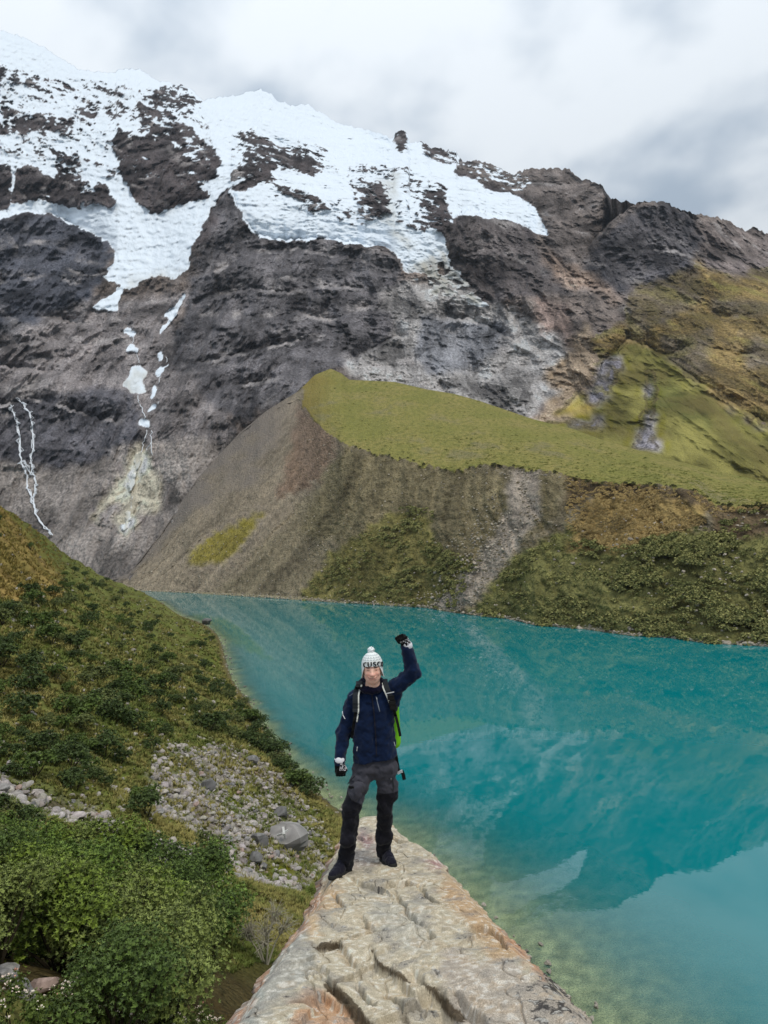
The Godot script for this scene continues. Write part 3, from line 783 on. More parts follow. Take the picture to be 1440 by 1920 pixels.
func build_lake() -> void:
	var nu := 260
	var nv := 330
	var net := Net.new(nu, nv)
	var bed := Net.new(nu, nv)
	var wob := noise(71, 1.0 / 6.0, 3)
	var sand := noise(72, 1.0 / 2.5, 4)
	var shore := shore_plan
	for i in nu:
		var az := lerpf(-0.62, 0.95, float(i) / (nu - 1))
		for j in nv:
			var r := 18.0 * pow(52.0, float(j) / (nv - 1))
			var p := Vector2(sin(az) * r, -cos(az) * r)
			var o := j * nu + i
			var dist := 60.0
			var clear := 4.0
			if r < 430.0:
				var best := 1e9
				var side := 1.0
				for k in shore.size() - 1:
					var a := shore[k]
					var ab := shore[k + 1] - a
					var t := clampf((p - a).dot(ab) / ab.length_squared(), 0.0, 1.0)
					var e := (a + ab * t - p).length_squared()
					if e < best:
						best = e
						side = signf(ab.cross(p - a))
						clear = lerpf(3.2, LAKE_CLEAR, smoothstep(8.0, 14.0, k + t))
				dist = sqrt(best) * -side
			net.pos[o] = Vector3(p.x, 0, p.y)
			var dd := dist + 1.2 * wob.get_noise_2d(p.x, p.y)
			var k := 1.0 - exp(-pow(maxf(dd, 0.0) / clear, 1.5))
			net.col[o] = Color(0.0, 0.185, 0.20, 0.10 + 0.90 * k)
			bed.pos[o] = Vector3(p.x, minf(-0.06 - 0.12 * dist + 0.12 * sand.get_noise_2d(p.x, p.y), 0.25) if dist > -3.0 else -1.2, p.y)
			bed.pos[o].y = maxf(bed.pos[o].y, -9.0)
			var sv := 0.85 + 0.6 * sand.get_noise_2d(p.x * 1.7, p.y * 1.7)
			var sc := lin(196, 204, 150)
			bed.col[o] = Color(sc.r * sv, sc.g * sv, sc.b * sv)
	net.finish()
	bed.finish()
	var m := ORMMaterial3D.new()
	m.vertex_color_use_as_albedo = true
	m.transparency = BaseMaterial3D.TRANSPARENCY_ALPHA
	var im := Image.create(4, 4, false, Image.FORMAT_RGB8)
	im.fill(Color(1, 0.01, 0))
	m.orm_texture = ImageTexture.create_from_image(im)
	m.metallic_specular = 0.72
	m.uv1_triplanar = true
	m.uv1_world_triplanar = true
	m.uv1_scale = Vector3.ONE / 14.0
	m.normal_enabled = true
	var rip := NoiseTexture2D.new()
	rip.width = 512; rip.height = 512
	rip.seamless = true
	rip.as_normal_map = true
	rip.bump_strength = 1.0
	rip.noise = noise(73, 0.02, 4)
	m.normal_texture = rip
	m.normal_scale = 0.035
	ground(put("lake", net.mesh(), m), "still turquoise glacier lake")
	ground(put("lake_bed", bed.mesh(), hill_mat), "pale green lake bed under the shallow water")

const LAKE_CLEAR := 10.5

# ---------------------------------------------------------------- the boulder in front
const ROCK_L := [180, 2300, 300, 2100, 385, 1950, 440, 1866, 500, 1786, 545, 1722, 575, 1686, 598, 1646, 622, 1590, 640, 1552, 665, 1524, 690, 1513]
const ROCK_R := [1350, 2260, 1225, 2060, 1135, 1928, 1085, 1872, 1050, 1832, 1000, 1788, 962, 1744, 930, 1716, 882, 1664, 856, 1638, 826, 1604, 800, 1581, 770, 1569, 745, 1547, 722, 1526, 692, 1513]
const LEDGES := [[0.045, 0.3, [677, 1710, 690, 1728, 701, 1737, 712, 1738, 725, 1746]], [0.06, 0.25, [590, 1770, 612, 1768, 634, 1758, 646, 1776, 664, 1808]], [0.075, 0.3, [690, 1768, 704, 1790, 718, 1808, 738, 1822, 752, 1826, 766, 1842, 786, 1872]], [0.05, 0.25, [796, 1738, 812, 1758, 800, 1764, 786, 1776]],
	[0.075, 0.4, [540, 1876, 574, 1861, 606, 1843, 634, 1864, 660, 1884, 700, 1925]], [0.04, 0.25, [588, 1797, 606, 1812, 624, 1832, 650, 1866]], [0.11, 0.3, [788, 1850, 806, 1852, 824, 1862, 850, 1888, 880, 1925]], [0.08, 0.25, [846, 1858, 868, 1876, 892, 1898, 912, 1925]], [0.025, 0.2, [786, 1660, 800, 1678, 822, 1697]],
	[0.05, 0.3, [874, 1742, 900, 1736, 922, 1739, 940, 1760, 952, 1782]], [0.05, 0.35, [650, 1644, 680, 1652, 706, 1662, 730, 1655, 760, 1653, 790, 1660]], [0.03, 0.2, [668, 1826, 690, 1852, 704, 1876]], [0.035, 0.25, [622, 1668, 640, 1690, 648, 1700]], [0.03, 0.25, [740, 1668, 760, 1700, 792, 1738]], [0.03, 0.2, [640, 1560, 680, 1572, 730, 1568, 765, 1580]], [0.05, 0.2, [775, 1815, 792, 1836, 800, 1846]], [0.03, 0.2, [720, 1832, 748, 1868, 770, 1890]]]
var rock_ledges := []
var rock_xl := []
var rock_xr := []
var r_wave: FastNoiseLite
var r_fine: FastNoiseLite
var r_cell: FastNoiseLite
var r_edge: FastNoiseLite

func rock_plane(s: float) -> float:
	return CAM.y - (1.55 + 0.21 * s if s < 6.2 else 2.852 + 0.12 * (s - 6.2))

func rock_hit(px: float, py: float) -> Vector3:
	var lo := 1.0
	var hi := 12.0
	for i in 40:
		var m := (lo + hi) * 0.5
		var p := at(px, py, m)
		if p.y > rock_plane(-p.z): lo = m
		else: hi = m
	return at(px, py, lo)

func rock_top(x: float, s: float, fine := true) -> float:
	var y := rock_plane(s)
	var p := Vector2(x, s)
	for l in rock_ledges:
		var box: Rect2 = l[3]
		if not box.has_point(p): continue
		var pts: PackedVector2Array = l[2]
		var best := 1e9
		var side := 1.0
		var run := 0.0
		var q := p + Vector2(r_edge.get_noise_2d(x * 9.0, s * 9.0), r_edge.get_noise_2d(x * 9.0 + 50.0, s * 9.0)) * 0.03
		for k in pts.size() - 1:
			var a := pts[k]
			var ab := pts[k + 1] - a
			var t := clampf((q - a).dot(ab) / ab.length_squared(), 0.0, 1.0)
			var e := (a + ab * t - q).length_squared()
			if e < best:
				best = e
				side = signf(ab.cross(q - a))
				run = (k + t) / (pts.size() - 1)
		var d := sqrt(best)
		var ends := smoothstep(0.0, 0.18, run) * smoothstep(1.0, 0.82, run)
		if side < 0.0: y -= l[0] * ends * exp(-d / l[1]) * smoothstep(-0.002, 0.02, d)
		y -= 0.055 * (0.2 + 0.8 * ends) * exp(-d * d / 0.00012)
	if fine:
		y += 0.022 * r_wave.get_noise_2d(x * 1.0, s * 1.0)
		var dx := x * 0.8 + s * 0.6      # the bedding runs across the slope
		var dy := -x * 0.6 + s * 0.8
		var cx := 0.05 * r_fine.get_noise_2d(x * 0.3, s * 0.3)
		var cell := r_cell.get_noise_2d((dx + cx) * 1.0, (dy + cx) * 2.3)
		y -= 0.006 * smoothstep(-0.8, -1.0, cell)
		var w := -0.66 * x - 0.75 * s + 0.10 * r_wave.get_noise_2d(x * 1.3, s * 1.3 + 40.0)
		var fr := w / 0.23 - floorf(w / 0.23)
		var amp := smoothstep(-0.1, 0.35, r_wave.get_noise_2d(x * 0.9 + 30.0, s * 0.9))
		y += 0.016 * amp * (fr - smoothstep(0.91, 1.0, fr) - 0.4)
		var n1 := r_wave.get_noise_2d(x * 1.4 + 0.5 * s + 11.0, s * 0.9 - 0.4 * x)
		y -= 0.02 * exp(-n1 * n1 / 0.00025)
		var n2 := r_fine.get_noise_2d(dx * 0.25 + 60.0, dy * 0.7)
		y -= 0.010 * exp(-n2 * n2 / 0.0006)
		y += 0.012 * (r_cell.get_noise_2d((dx + 2.0 * cx) * 0.55 + 9.0, (dy + cx) * 1.5) + 1.0)
		y += 0.005 * r_fine.get_noise_2d(dx * 0.45, dy * 1.0) + 0.0025 * r_fine.get_noise_2d(x * 4.0 + 9.0, s * 4.0)
	return y

func build_boulder() -> void:
	r_wave = noise(81, 1.2, 3)
	r_fine = noise(82, 4.0, 4)
	r_edge = noise(83, 0.5, 3)
	r_cell = noise(84, 1.7, 1, FastNoiseLite.TYPE_CELLULAR)
	r_cell.cellular_return_type = FastNoiseLite.RETURN_DISTANCE2_SUB
	r_cell.cellular_return_type = FastNoiseLite.RETURN_DISTANCE2_DIV
	for l in LEDGES:
		var pl := PackedVector2Array()
		var box: Rect2
		for q in poly(l[2]):
			var w := rock_hit(q.x, q.y)
			var p2 := Vector2(w.x, -w.z)
			box = Rect2(p2, Vector2.ZERO) if pl.is_empty() else box.expand(p2)
			pl.append(p2)
		rock_ledges.append([l[0] * 0.85, l[1], pl, box.grow(l[1] * 3.0)])
	for q in poly(ROCK_L):
		var w := rock_hit(q.x, q.y)
		rock_xl.append(Vector2(-w.z, w.x))
	for q in poly(ROCK_R):
		var w := rock_hit(q.x, q.y)
		rock_xr.append(Vector2(-w.z, w.x))
	var tip: float = rock_xl[-1].x
	var zones := Zones.new(Vector2(150, 1480), Vector2(1400, 2100), lin(204, 192, 168))
	zones.area(poly([840, 1640, 890, 1680, 940, 1730, 985, 1790, 930, 1800, 880, 1740, 820, 1680]), lin(202, 174, 140))
	zones.area(poly([935, 1720, 1000, 1785, 1040, 1835, 1010, 1830, 950, 1770]), lin(196, 152, 120))
	zones.area(poly([300, 2100, 405, 1920, 500, 1780, 600, 1640, 625, 1650, 545, 1760, 480, 1850, 430, 1950, 380, 2100]), lin(186, 142, 116))
	zones.area(poly([610, 1650, 640, 1650, 640, 1700, 580, 1760, 560, 1760, 590, 1700]), lin(206, 182, 150))
	zones.area(poly([560, 1880, 600, 1855, 660, 1890, 690, 1960, 540, 1960]), lin(210, 172, 138))
	zones.area(poly([500, 1790, 560, 1740, 600, 1790, 560, 1850, 480, 1930, 430, 1940]), lin(180, 176, 164))
	zones.area(poly([640, 1590, 700, 1580, 730, 1600, 700, 1625, 640, 1620]), lin(178, 166, 154))
	zones.area(poly([672, 1555, 700, 1560, 712, 1590, 690, 1580]), lin(170, 140, 138))
	zones.area(poly([800, 1590, 830, 1610, 850, 1640, 820, 1630]), lin(172, 138, 134))
	zones.area(poly([690, 1680, 800, 1690, 820, 1760, 760, 1780, 690, 1740]), lin(196, 189, 172))
	zones.area(poly([820, 1780, 960, 1800, 1090, 1880, 1200, 2050, 850, 2050, 840, 1860]), lin(192, 180, 164))
	zones.soften(7)
	var soil := Zones.new(Vector2(150, 1480), Vector2(1400, 2100), Color(0, 0, 0))
	for p in [[604, 1842, 640, 1852, 668, 1878, 710, 1930, 676, 1932, 648, 1890, 622, 1864], [788, 1838, 820, 1852, 846, 1874, 880, 1920, 850, 1915, 820, 1876], [588, 1776, 632, 1764, 646, 1776, 622, 1784, 596, 1782], [690, 1768, 706, 1790, 724, 1812, 764, 1832, 770, 1846, 716, 1820]]: soil.area(poly(p), Color(1, 1, 1))
	soil.soften(2)
	var blot := noise(85, 3.0, 5)
	var spot := noise(86, 14.0, 4)
	var nu := 400
	var ns := 900
	var side := 26
	var net := Net.new(nu + 2 * side, ns + 12)
	var w := nu + 2 * side
	for j in ns:
		var tt := float(j) / (ns - 1)
		var s := 2.5 + (tip - 2.51) * (0.75 * tt + 0.25 * tt * tt)
		var xl := along(rock_xl, s) - 0.02 + 0.03 * r_edge.get_noise_2d(s * 6.0, 0.0) + 0.012 * r_fine.get_noise_2d(s * 2.0, 0.0)
		var xr := along(rock_xr, s) + 0.02 + 0.035 * r_edge.get_noise_2d(s * 6.0, 70.0) + 0.015 * r_fine.get_noise_2d(s * 2.0, 70.0)
		for i in w:
			var c := clampf(float(i - side) / (nu - 1), 0.0, 1.0)
			var x := lerpf(xl, xr, c)
			var y := rock_top(x, s)
			var wide := xr - xl
			var dl := c * wide
			var dr := (1.0 - c) * wide
			y -= 0.16 * pow(1.0 - smoothstep(0.0, 0.2, dl), 1.5) + 0.09 * pow(1.0 - smoothstep(0.0, 0.16, dr), 1.5)
			y -= 0.35 * pow(1.0 - smoothstep(0.0, 0.6, tip - s), 2.0) * 0.3
			if i < side or i >= side + nu:
				var k := float(side - i) if i < side else float(i - side - nu + 1)
				var down := 0.012 * pow(k, 1.2) + 0.00002 * pow(k, 3.9)
				var out := 0.10 * (1.0 - exp(-k * 0.15)) * (1.0 + 2.0 * r_edge.get_noise_2d(s * 5.0, k * 0.6))
				y -= down
				x += (-out if i < side else out * 0.2 - down * 0.02)
			var P := Vector3(x, y, -s)
			net.pos[j * w + i] = P
			# which patch of the stone this is
			var loc := view.inverse() * (P - CAM)
			var pu := 720.0 - loc.x / loc.z * F
			var pv := 960.0 + loc.y / loc.z * F
			var a := blot.get_noise_2d(x, s)
			var b := spot.get_noise_2d(x, s)
			var col := zones.look(pu + 26.0 * a, pv + 22.0 * a + 6.0 * b)
			if i < side: col = lin(172, 134, 112).lerp(lin(150, 138, 124), clampf(0.5 + 1.5 * a, 0, 1))
			if i >= side + nu: col = lin(170, 150, 128)
			col = col.lerp(lin(154, 150, 144), clampf(1.5 * a - 0.1, 0.0, 0.6))
			col = col.lerp(lin(212, 182, 144), clampf(-1.4 * a - 0.3, 0.0, 0.25))
			var lichen := smoothstep(0.02, 0.30, b + 0.6 * a - 0.48 + 0.62 * smoothstep(120.0, 10.0, Vector2((pu - 1075.0) * 0.9, pv - 1868.0).length()) + 0.15 * smoothstep(200.0, 50.0, Vector2(pu - 900.0, pv - 1900.0).length()))
			col = col.lerp(lin(60, 58, 58), 0.9 * lichen)
			var pale := smoothstep(0.22, 0.4, b - 0.4 * a)
			col = col.lerp(lin(218, 214, 204), 0.5 * pale)
			col = col.lerp(lin(78, 66, 50), 0.9 * smoothstep(0.35, 0.7, soil.look(pu + 8.0 * a, pv + 6.0 * b).r + 0.4 * b))
			var lv := 1.36 + 0.5 * b
			net.col[j * w + i] = Color(col.r * lv, col.g * lv, col.b * lv)
	for j in 12:
		for i in w:
			net.pos[(ns + j) * w + i] = net.pos[(ns - 1) * w + i] + Vector3(0, -0.012 * pow(j + 1, 2.6), -0.012 * (j + 1))
			net.col[(ns + j) * w + i] = net.col[(ns - 1) * w + i]
	net.finish()
	var cn := noise(88, 0.012, 4, FastNoiseLite.TYPE_CELLULAR)
	cn.cellular_return_type = FastNoiseLite.RETURN_DISTANCE2_SUB
	cn.domain_warp_enabled = true
	cn.domain_warp_amplitude = 40.0
	cn.domain_warp_frequency = 0.015
	var crack := tex(cn, 1024)
	var m := land(tex(noise(87, 0.16, 4), 1024, 0.55, 1.0), crack, 1.7, 0.02, 0.12, 0.95)
	tag(put("boulder", net.mesh(), m), "huge cream and orange boulder with cracked top on which the hiker stands", "boulder")

# ---------------------------------------------------------------- the hiker
class Blob:                                       # tapered capsules joined smoothly on a grid, meshed as surface nets
	var lo: Vector3
	var cell: float
	var nx: int
	var ny: int
	var nz: int
	var f := PackedFloat32Array()
	func build(bones: Array, size: float, k: float, cuts := [], rough: FastNoiseLite = null, amp := 0.0) -> void:
		cell = size
		lo = Vector3.ONE * 1e9
		var hi := -lo
		for b in bones:
			var r: float = maxf(b[2], b[3]) * maxf(1.0, b[4] if b.size() > 4 else 1.0) + k + 3.0 * cell
			for p: Vector3 in [b[0], b[1]]:
				lo = lo.min(p - Vector3.ONE * r)
				hi = hi.max(p + Vector3.ONE * r)
		nx = int((hi.x - lo.x) / cell) + 2; ny = int((hi.y - lo.y) / cell) + 2; nz = int((hi.z - lo.z) / cell) + 2
		f.resize(nx * ny * nz)
		f.fill(9.0)
		for b in bones:
			var a: Vector3 = b[0]
			var fz: float = b[4] if b.size() > 4 else 1.0
			var ab: Vector3 = b[1] - a
			ab.z /= fz
			var l2 := maxf(ab.length_squared(), 1e-9)
			var ra: float = b[2]
			var rb: float = b[3]
			var r := maxf(ra, rb) * maxf(1.0, fz) + k + 2.5 * cell
			var p0: Vector3 = ((a.min(b[1]) - Vector3.ONE * r - lo) / cell).max(Vector3.ZERO)
			var p1: Vector3 = (a.max(b[1]) + Vector3.ONE * r - lo) / cell
			for z in range(int(p0.z), mini(nz, int(p1.z) + 1)):
				for y in range(int(p0.y), mini(ny, int(p1.y) + 1)):
					for x in range(int(p0.x), mini(nx, int(p1.x) + 1)):
						var q := lo + Vector3(x, y, z) * cell - a
						q.z /= fz
						var t := clampf(q.dot(ab) / l2, 0.0, 1.0)
						var d := (q - ab * t).length() - lerpf(ra, rb, t)
						var o := (z * ny + y) * nx + x
						var e := f[o]
						var h := maxf(k - absf(d - e), 0.0) / k
						f[o] = minf(d, e) - h * h * k * 0.25
		if rough:
			for z in nz:
				for y in ny:
					for x in nx:
						var o := (z * ny + y) * nx + x
						if absf(f[o]) < 4.0 * cell:
							var q := lo + Vector3(x, y, z) * cell
							f[o] += amp * rough.get_noise_3d(q.x, q.y, q.z)
		for c: Plane in cuts:
			for z in nz:
				for y in ny:
					for x in nx:
						var o := (z * ny + y) * nx + x
						f[o] = maxf(f[o], c.distance_to(lo + Vector3(x, y, z) * cell))
	func value(p: Vector3) -> float:
		var q := (p - lo) / cell
		if q.x < 0 or q.y < 0 or q.z < 0 or q.x >= nx - 1 or q.y >= ny - 1 or q.z >= nz - 1: return 9.0
		var x := int(q.x)
		var y := int(q.y)
		var z := int(q.z)
		var o := (z * ny + y) * nx + x
		q -= Vector3(x, y, z)
		var s := nx * ny
		return lerpf(lerpf(lerpf(f[o], f[o + 1], q.x), lerpf(f[o + nx], f[o + nx + 1], q.x), q.y), lerpf(lerpf(f[o + s], f[o + s + 1], q.x), lerpf(f[o + s + nx], f[o + s + nx + 1], q.x), q.y), q.z)
	func slope(p: Vector3) -> Vector3:
		var e := cell
		return Vector3(value(p + Vector3(e, 0, 0)) - value(p - Vector3(e, 0, 0)), value(p + Vector3(0, e, 0)) - value(p - Vector3(0, e, 0)), value(p + Vector3(0, 0, e)) - value(p - Vector3(0, 0, e))).normalized()
	func add(st: SurfaceTool, paint: Callable) -> void:
		var at_cell := PackedInt32Array()
		at_cell.resize(nx * ny * nz)
		at_cell.fill(-1)
		var n := st.get_meta("n", 0) as int
		var edges := [[0, 1], [2, 3], [4, 5], [6, 7], [0, 2], [1, 3], [4, 6], [5, 7], [0, 4], [1, 5], [2, 6], [3, 7]]
		var s := nx * ny
		var d8 := [0, 1, nx, nx + 1, s, s + 1, s + nx, s + nx + 1]
		for z in nz - 1:
			for y in ny - 1:
				for x in nx - 1:
					var o := (z * ny + y) * nx + x
					if absf(f[o]) > 3.0 * cell: continue
					var m := 0
					for k in 8:
						if f[o + d8[k]] < 0.0: m += 1
					if m == 0 or m == 8: continue
					var sum := Vector3.ZERO
					var c := 0
					for e in edges:
						var a := f[o + d8[e[0]]]
						var b := f[o + d8[e[1]]]
						if (a < 0.0) != (b < 0.0):
							var pa := Vector3(e[0] & 1, (e[0] >> 1) & 1, e[0] >> 2)
							var pb := Vector3(e[1] & 1, (e[1] >> 1) & 1, e[1] >> 2)
							sum += pa.lerp(pb, a / (a - b))
							c += 1
					var p := lo + (Vector3(x, y, z) + sum / c) * cell
					at_cell[o] = n
					n += 1
					st.set_normal(slope(p))
					st.set_color(paint.call(p))
					st.add_vertex(p)
		var ax := [1, nx, s]
		for z in range(1, nz - 1):
			for y in range(1, ny - 1):
				for x in range(1, nx - 1):
					var o := (z * ny + y) * nx + x
					if absf(f[o]) > 3.0 * cell: continue
					for k in 3:
						var a := f[o] < 0.0
						if a == (f[o + ax[k]] < 0.0): continue
						var u: int = ax[(k + 1) % 3]
						var v: int = ax[(k + 2) % 3]
						var q := [at_cell[o], at_cell[o - u], at_cell[o - u - v], at_cell[o - v]]
						if q.min() < 0: continue
						if a: q.reverse()
						for i: int in [0, 1, 2, 0, 2, 3]: st.add_index(q[i])
		st.set_meta("n", n)
	func mesh(paint: Callable) -> ArrayMesh:
		var st := SurfaceTool.new()
		st.begin(Mesh.PRIMITIVE_TRIANGLES)
		add(st, paint)
		return st.commit()

func cloth(rough := 0.9, spec := 0.2, sheen := 0.0) -> StandardMaterial3D:
	var m := StandardMaterial3D.new()
	m.vertex_color_use_as_albedo = true
	m.roughness = rough
	m.metallic_specular = spec
	if sheen > 0.0:
		m.rim_enabled = true
		m.rim = sheen
		m.rim_tint = 0.6
	return m

func ribbon(pts: Array, across: Array, width: float, thick: float, tint: Color) -> ArrayMesh:   # a flat strap along points; across = its side direction at each point
	var st := SurfaceTool.new()
	st.begin(Mesh.PRIMITIVE_TRIANGLES)
	st.set_smooth_group(-1)
	var rings := []
	for i in pts.size():
		var t: Vector3 = (pts[mini(i + 1, pts.size() - 1)] - pts[maxi(i - 1, 0)]).normalized()
		var s: Vector3 = (across[i % across.size()] as Vector3)
		s = (s - t * s.dot(t)).normalized()
		var n := t.cross(s).normalized()
		var r := []
		for k in [[-1, -1], [-1, 1], [1, 1], [1, -1]]: r.append(pts[i] + s * width * 0.5 * k[0] + n * thick * 0.5 * k[1])
		rings.append(r)
	for i in pts.size() - 1:
		for k in 4:
			var q := [rings[i][k], rings[i + 1][k], rings[i + 1][(k + 1) % 4], rings[i][(k + 1) % 4]]
			for j in [0, 1, 2, 0, 2, 3]:
				st.set_color(tint)
				st.add_vertex(q[j])
	for r in [rings[0], rings[-1]]:
		for j in [0, 1, 2, 0, 2, 3]:
			st.set_color(tint)
			st.add_vertex(r[j])
	st.generate_normals()
	return st.commit()

var man := Vector3.ZERO

func J(px: float, py: float, d: float) -> Vector3:
	return at(px, py, d) - man

func on(b: Blob, px: float, py: float, lift := 0.004) -> Vector3:    # where a sight line meets a garment
	var d := 5.7
	while d < 6.7:
		var p := J(px, py, d)
		if b.value(p) < lift: return p
		d += 0.002
	return J(px, py, 6.25)

func build_person() -> void:
	var fl := rock_hit(640, 1640)
	var fr := rock_hit(727, 1619)
	man = (fl + fr) * 0.5
	var root := base("person", man)
	tag(root, "man in navy jacket and white bobble hat raising one gloved fist on the boulder", "person")
	var D := 6.33
	var fold := noise(91, 11.0, 3)
	var fold2 := noise(92, 12.0, 3)
	var navy := lin(19, 29, 58)
	var navy_dark := lin(16, 19, 34)
	var black := lin(20, 20, 24)
	# joints
	var hipL := J(685, 1437, D)
	var hipR := J(723, 1437, D)
	var kneeL := J(660, 1512, 6.22)
	var kneeR := J(722, 1512, 6.36)
	var ankL := fl - man + Vector3(0.035, 0.10, -0.06)
	var ankR := fr - man + Vector3(-0.03, 0.10, -0.07)
	var shL := J(665, 1308, D)
	var shR := J(726, 1300, D)
	var elL := J(644, 1372, D + 0.02)
	var wrL := J(637, 1428, D - 0.07)
	var elR := J(775, 1262, D - 0.05)
	var wrR := J(762, 1209, D - 0.08)
	var head := J(698, 1254, 6.27)
	var neck := J(697, 1292, D - 0.01)
	# body: one continuous figure under the clothes, the head on a finer grid
	var body := Blob.new()
	body.build([[neck, head + Vector3(0, -0.07, 0.0), 0.058, 0.055], [neck, J(697, 1302, D + 0.02), 0.06, 0.05], [shL, shR, 0.035, 0.035], [J(692, 1330, D + 0.01), J(704, 1330, D + 0.01), 0.075, 0.075, 0.7], [J(694, 1375, D), J(708, 1375, D), 0.07, 0.07, 0.7], [hipL, hipR, 0.06, 0.06, 0.8], [J(700, 1330, D), J(703, 1425, D), 0.06, 0.055, 0.8],
		[hipL, kneeL, 0.06, 0.045], [kneeL, ankL, 0.048, 0.036], [hipR, kneeR, 0.06, 0.045], [kneeR, ankR, 0.048, 0.036], [ankL, fl - man + Vector3(-0.03, 0.045, 0.05), 0.026, 0.02], [ankR, fr - man + Vector3(0.02, 0.045, 0.05), 0.026, 0.02], [shL, elL, 0.045, 0.036], [elL, wrL, 0.036, 0.028], [shR, elR, 0.045, 0.036], [elR, wrR, 0.036, 0.028]], 0.013, 0.03)
	var skin := lin(240, 194, 172)
	var face := Blob.new()
	var H := func(x: float, y: float, z: float) -> Vector3: return head + Vector3(x, y, z)
	var fb := [[H.call(0, 0.035, -0.012), H.call(0, 0.02, -0.03), 0.078, 0.078, 1.12], [H.call(0, -0.015, 0.012), H.call(0, -0.06, 0.02), 0.071, 0.058, 1.0], [H.call(0, -0.085, 0.045), H.call(0, -0.095, 0.045), 0.026, 0.024], [H.call(-0.042, -0.06, 0.02), H.call(-0.02, -0.09, 0.04), 0.026, 0.022], [H.call(0.042, -0.06, 0.02), H.call(0.02, -0.09, 0.04), 0.026, 0.022],
		[H.call(-0.036, -0.028, 0.05), H.call(-0.03, -0.036, 0.05), 0.024, 0.02], [H.call(0.036, -0.028, 0.05), H.call(0.03, -0.036, 0.05), 0.024, 0.02], [H.call(-0.04, 0.016, 0.056), H.call(0.04, 0.016, 0.056), 0.019, 0.019],
		[H.call(0, 0.006, 0.075), H.call(0, -0.034, 0.093), 0.008, 0.0125], [H.call(-0.011, -0.037, 0.083), H.call(0.011, -0.037, 0.083), 0.009, 0.009], [H.call(-0.02, -0.067, 0.073), H.call(0.02, -0.067, 0.073), 0.010, 0.010], [H.call(0, -0.06, -0.01), H.call(0, -0.13, -0.02), 0.055, 0.057], [H.call(-0.068, -0.01, -0.012), H.call(-0.068, -0.03, -0.012), 0.012, 0.008], [H.call(0.068, -0.01, -0.012), H.call(0.068, -0.03, -0.012), 0.012, 0.008]]
	face.build(fb, 0.0042, 0.018)
	var skin_paint := func(p: Vector3) -> Color:
		var q := p - head
		var c := skin
		if q.z > 0.0:
			var cheek := exp(-(Vector2(absf(q.x) - 0.036, q.y + 0.034).length_squared()) / 0.0007)
			c = c.lerp(lin(230, 158, 140), 0.55 * cheek)
			c = c.lerp(lin(228, 154, 138), 0.4 * exp(-(Vector2(q.x, q.y + 0.034).length_squared()) / 0.0002))
			var smile := absf(q.y + 0.0665 - 6.5 * q.x * q.x)
			if absf(q.x) < 0.037: c = c.lerp(lin(110, 44, 42), 0.95 * exp(-smile * smile / 0.00002))
			var lip := absf(q.y + 0.0735 - 3.0 * q.x * q.x)
			if absf(q.x) < 0.024: c = c.lerp(lin(206, 110, 104), 0.6 * exp(-lip * lip / 0.00002))
			var brow := Vector2(absf(q.x) - 0.033, (q.y - 0.0225 - 0.1 * absf(absf(q.x) - 0.03)) * 3.0).length()
			c = c.lerp(lin(58, 40, 30), 0.95 * smoothstep(0.023, 0.013, brow))
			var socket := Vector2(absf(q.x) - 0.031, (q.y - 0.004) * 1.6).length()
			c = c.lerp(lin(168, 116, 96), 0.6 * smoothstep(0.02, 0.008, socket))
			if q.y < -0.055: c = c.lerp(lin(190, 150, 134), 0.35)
		return c
	var st := SurfaceTool.new()
	st.begin(Mesh.PRIMITIVE_TRIANGLES)
	body.add(st, skin_paint)
	face.add(st, skin_paint)
	var sm := cloth(0.6, 0.35)
	sm.subsurf_scatter_enabled = true
	sm.subsurf_scatter_strength = 0.08
	put("body", st.commit(), sm, root)
	for s in [-1.0, 1.0]:
		var eye := Blob.new()
		var e: Vector3 = H.call(0.031 * s, 0.0015, 0.0655)
		eye.build([[e, e, 0.0125, 0.0125]], 0.003, 0.002)
		put("eye", eye.mesh(func(p: Vector3) -> Color: return lin(44, 34, 30) if Vector2(p.x - e.x, p.y - e.y).length() < 0.0085 else lin(170, 156, 148)), cloth(0.25, 0.5), root)
	# trousers: dark grey above, black below the knee panel seam
	var tr := Blob.new()
	tr.build([[hipL, hipR, 0.098, 0.096, 0.92], [J(692, 1418, D), J(716, 1418, D), 0.1, 0.1, 0.92], [hipL, kneeL, 0.093, 0.070], [kneeL, ankL + Vector3(0.0, -0.03, 0.0), 0.070, 0.066], [hipR, kneeR, 0.090, 0.064], [kneeR, ankR + Vector3(0, -0.03, 0), 0.066, 0.062], [J(672, 1478, 6.17), J(668, 1490, 6.16), 0.05, 0.045], [J(737, 1470, 6.33), J(736, 1490, 6.33), 0.045, 0.045], [J(648, 1576, 6.2), J(656, 1574, 6.2), 0.05, 0.05], [J(713, 1574, 6.42), J(725, 1568, 6.42), 0.046, 0.046]], 0.0085, 0.035, [], fold, 0.02)
	var tp := func(p: Vector3) -> Color:
		var t := inverse_lerp(hipL.y, kneeL.y, p.y)
		var mid := hipL.x * 0.5 + hipR.x * 0.5 - 0.02
		var seam := 0.70 + (0.22 * clampf((p.x - kneeL.x) / 0.09, -0.6, 1.0) if p.x < mid else 0.06)
		return lin(62, 63, 69) if t < seam else lin(24, 24, 29)
	put("trousers", tr.mesh(tp), cloth(0.85, 0.25, 0.15), root)
	# jacket
	var ja := Blob.new()
	var hem := J(703, 1423, D)
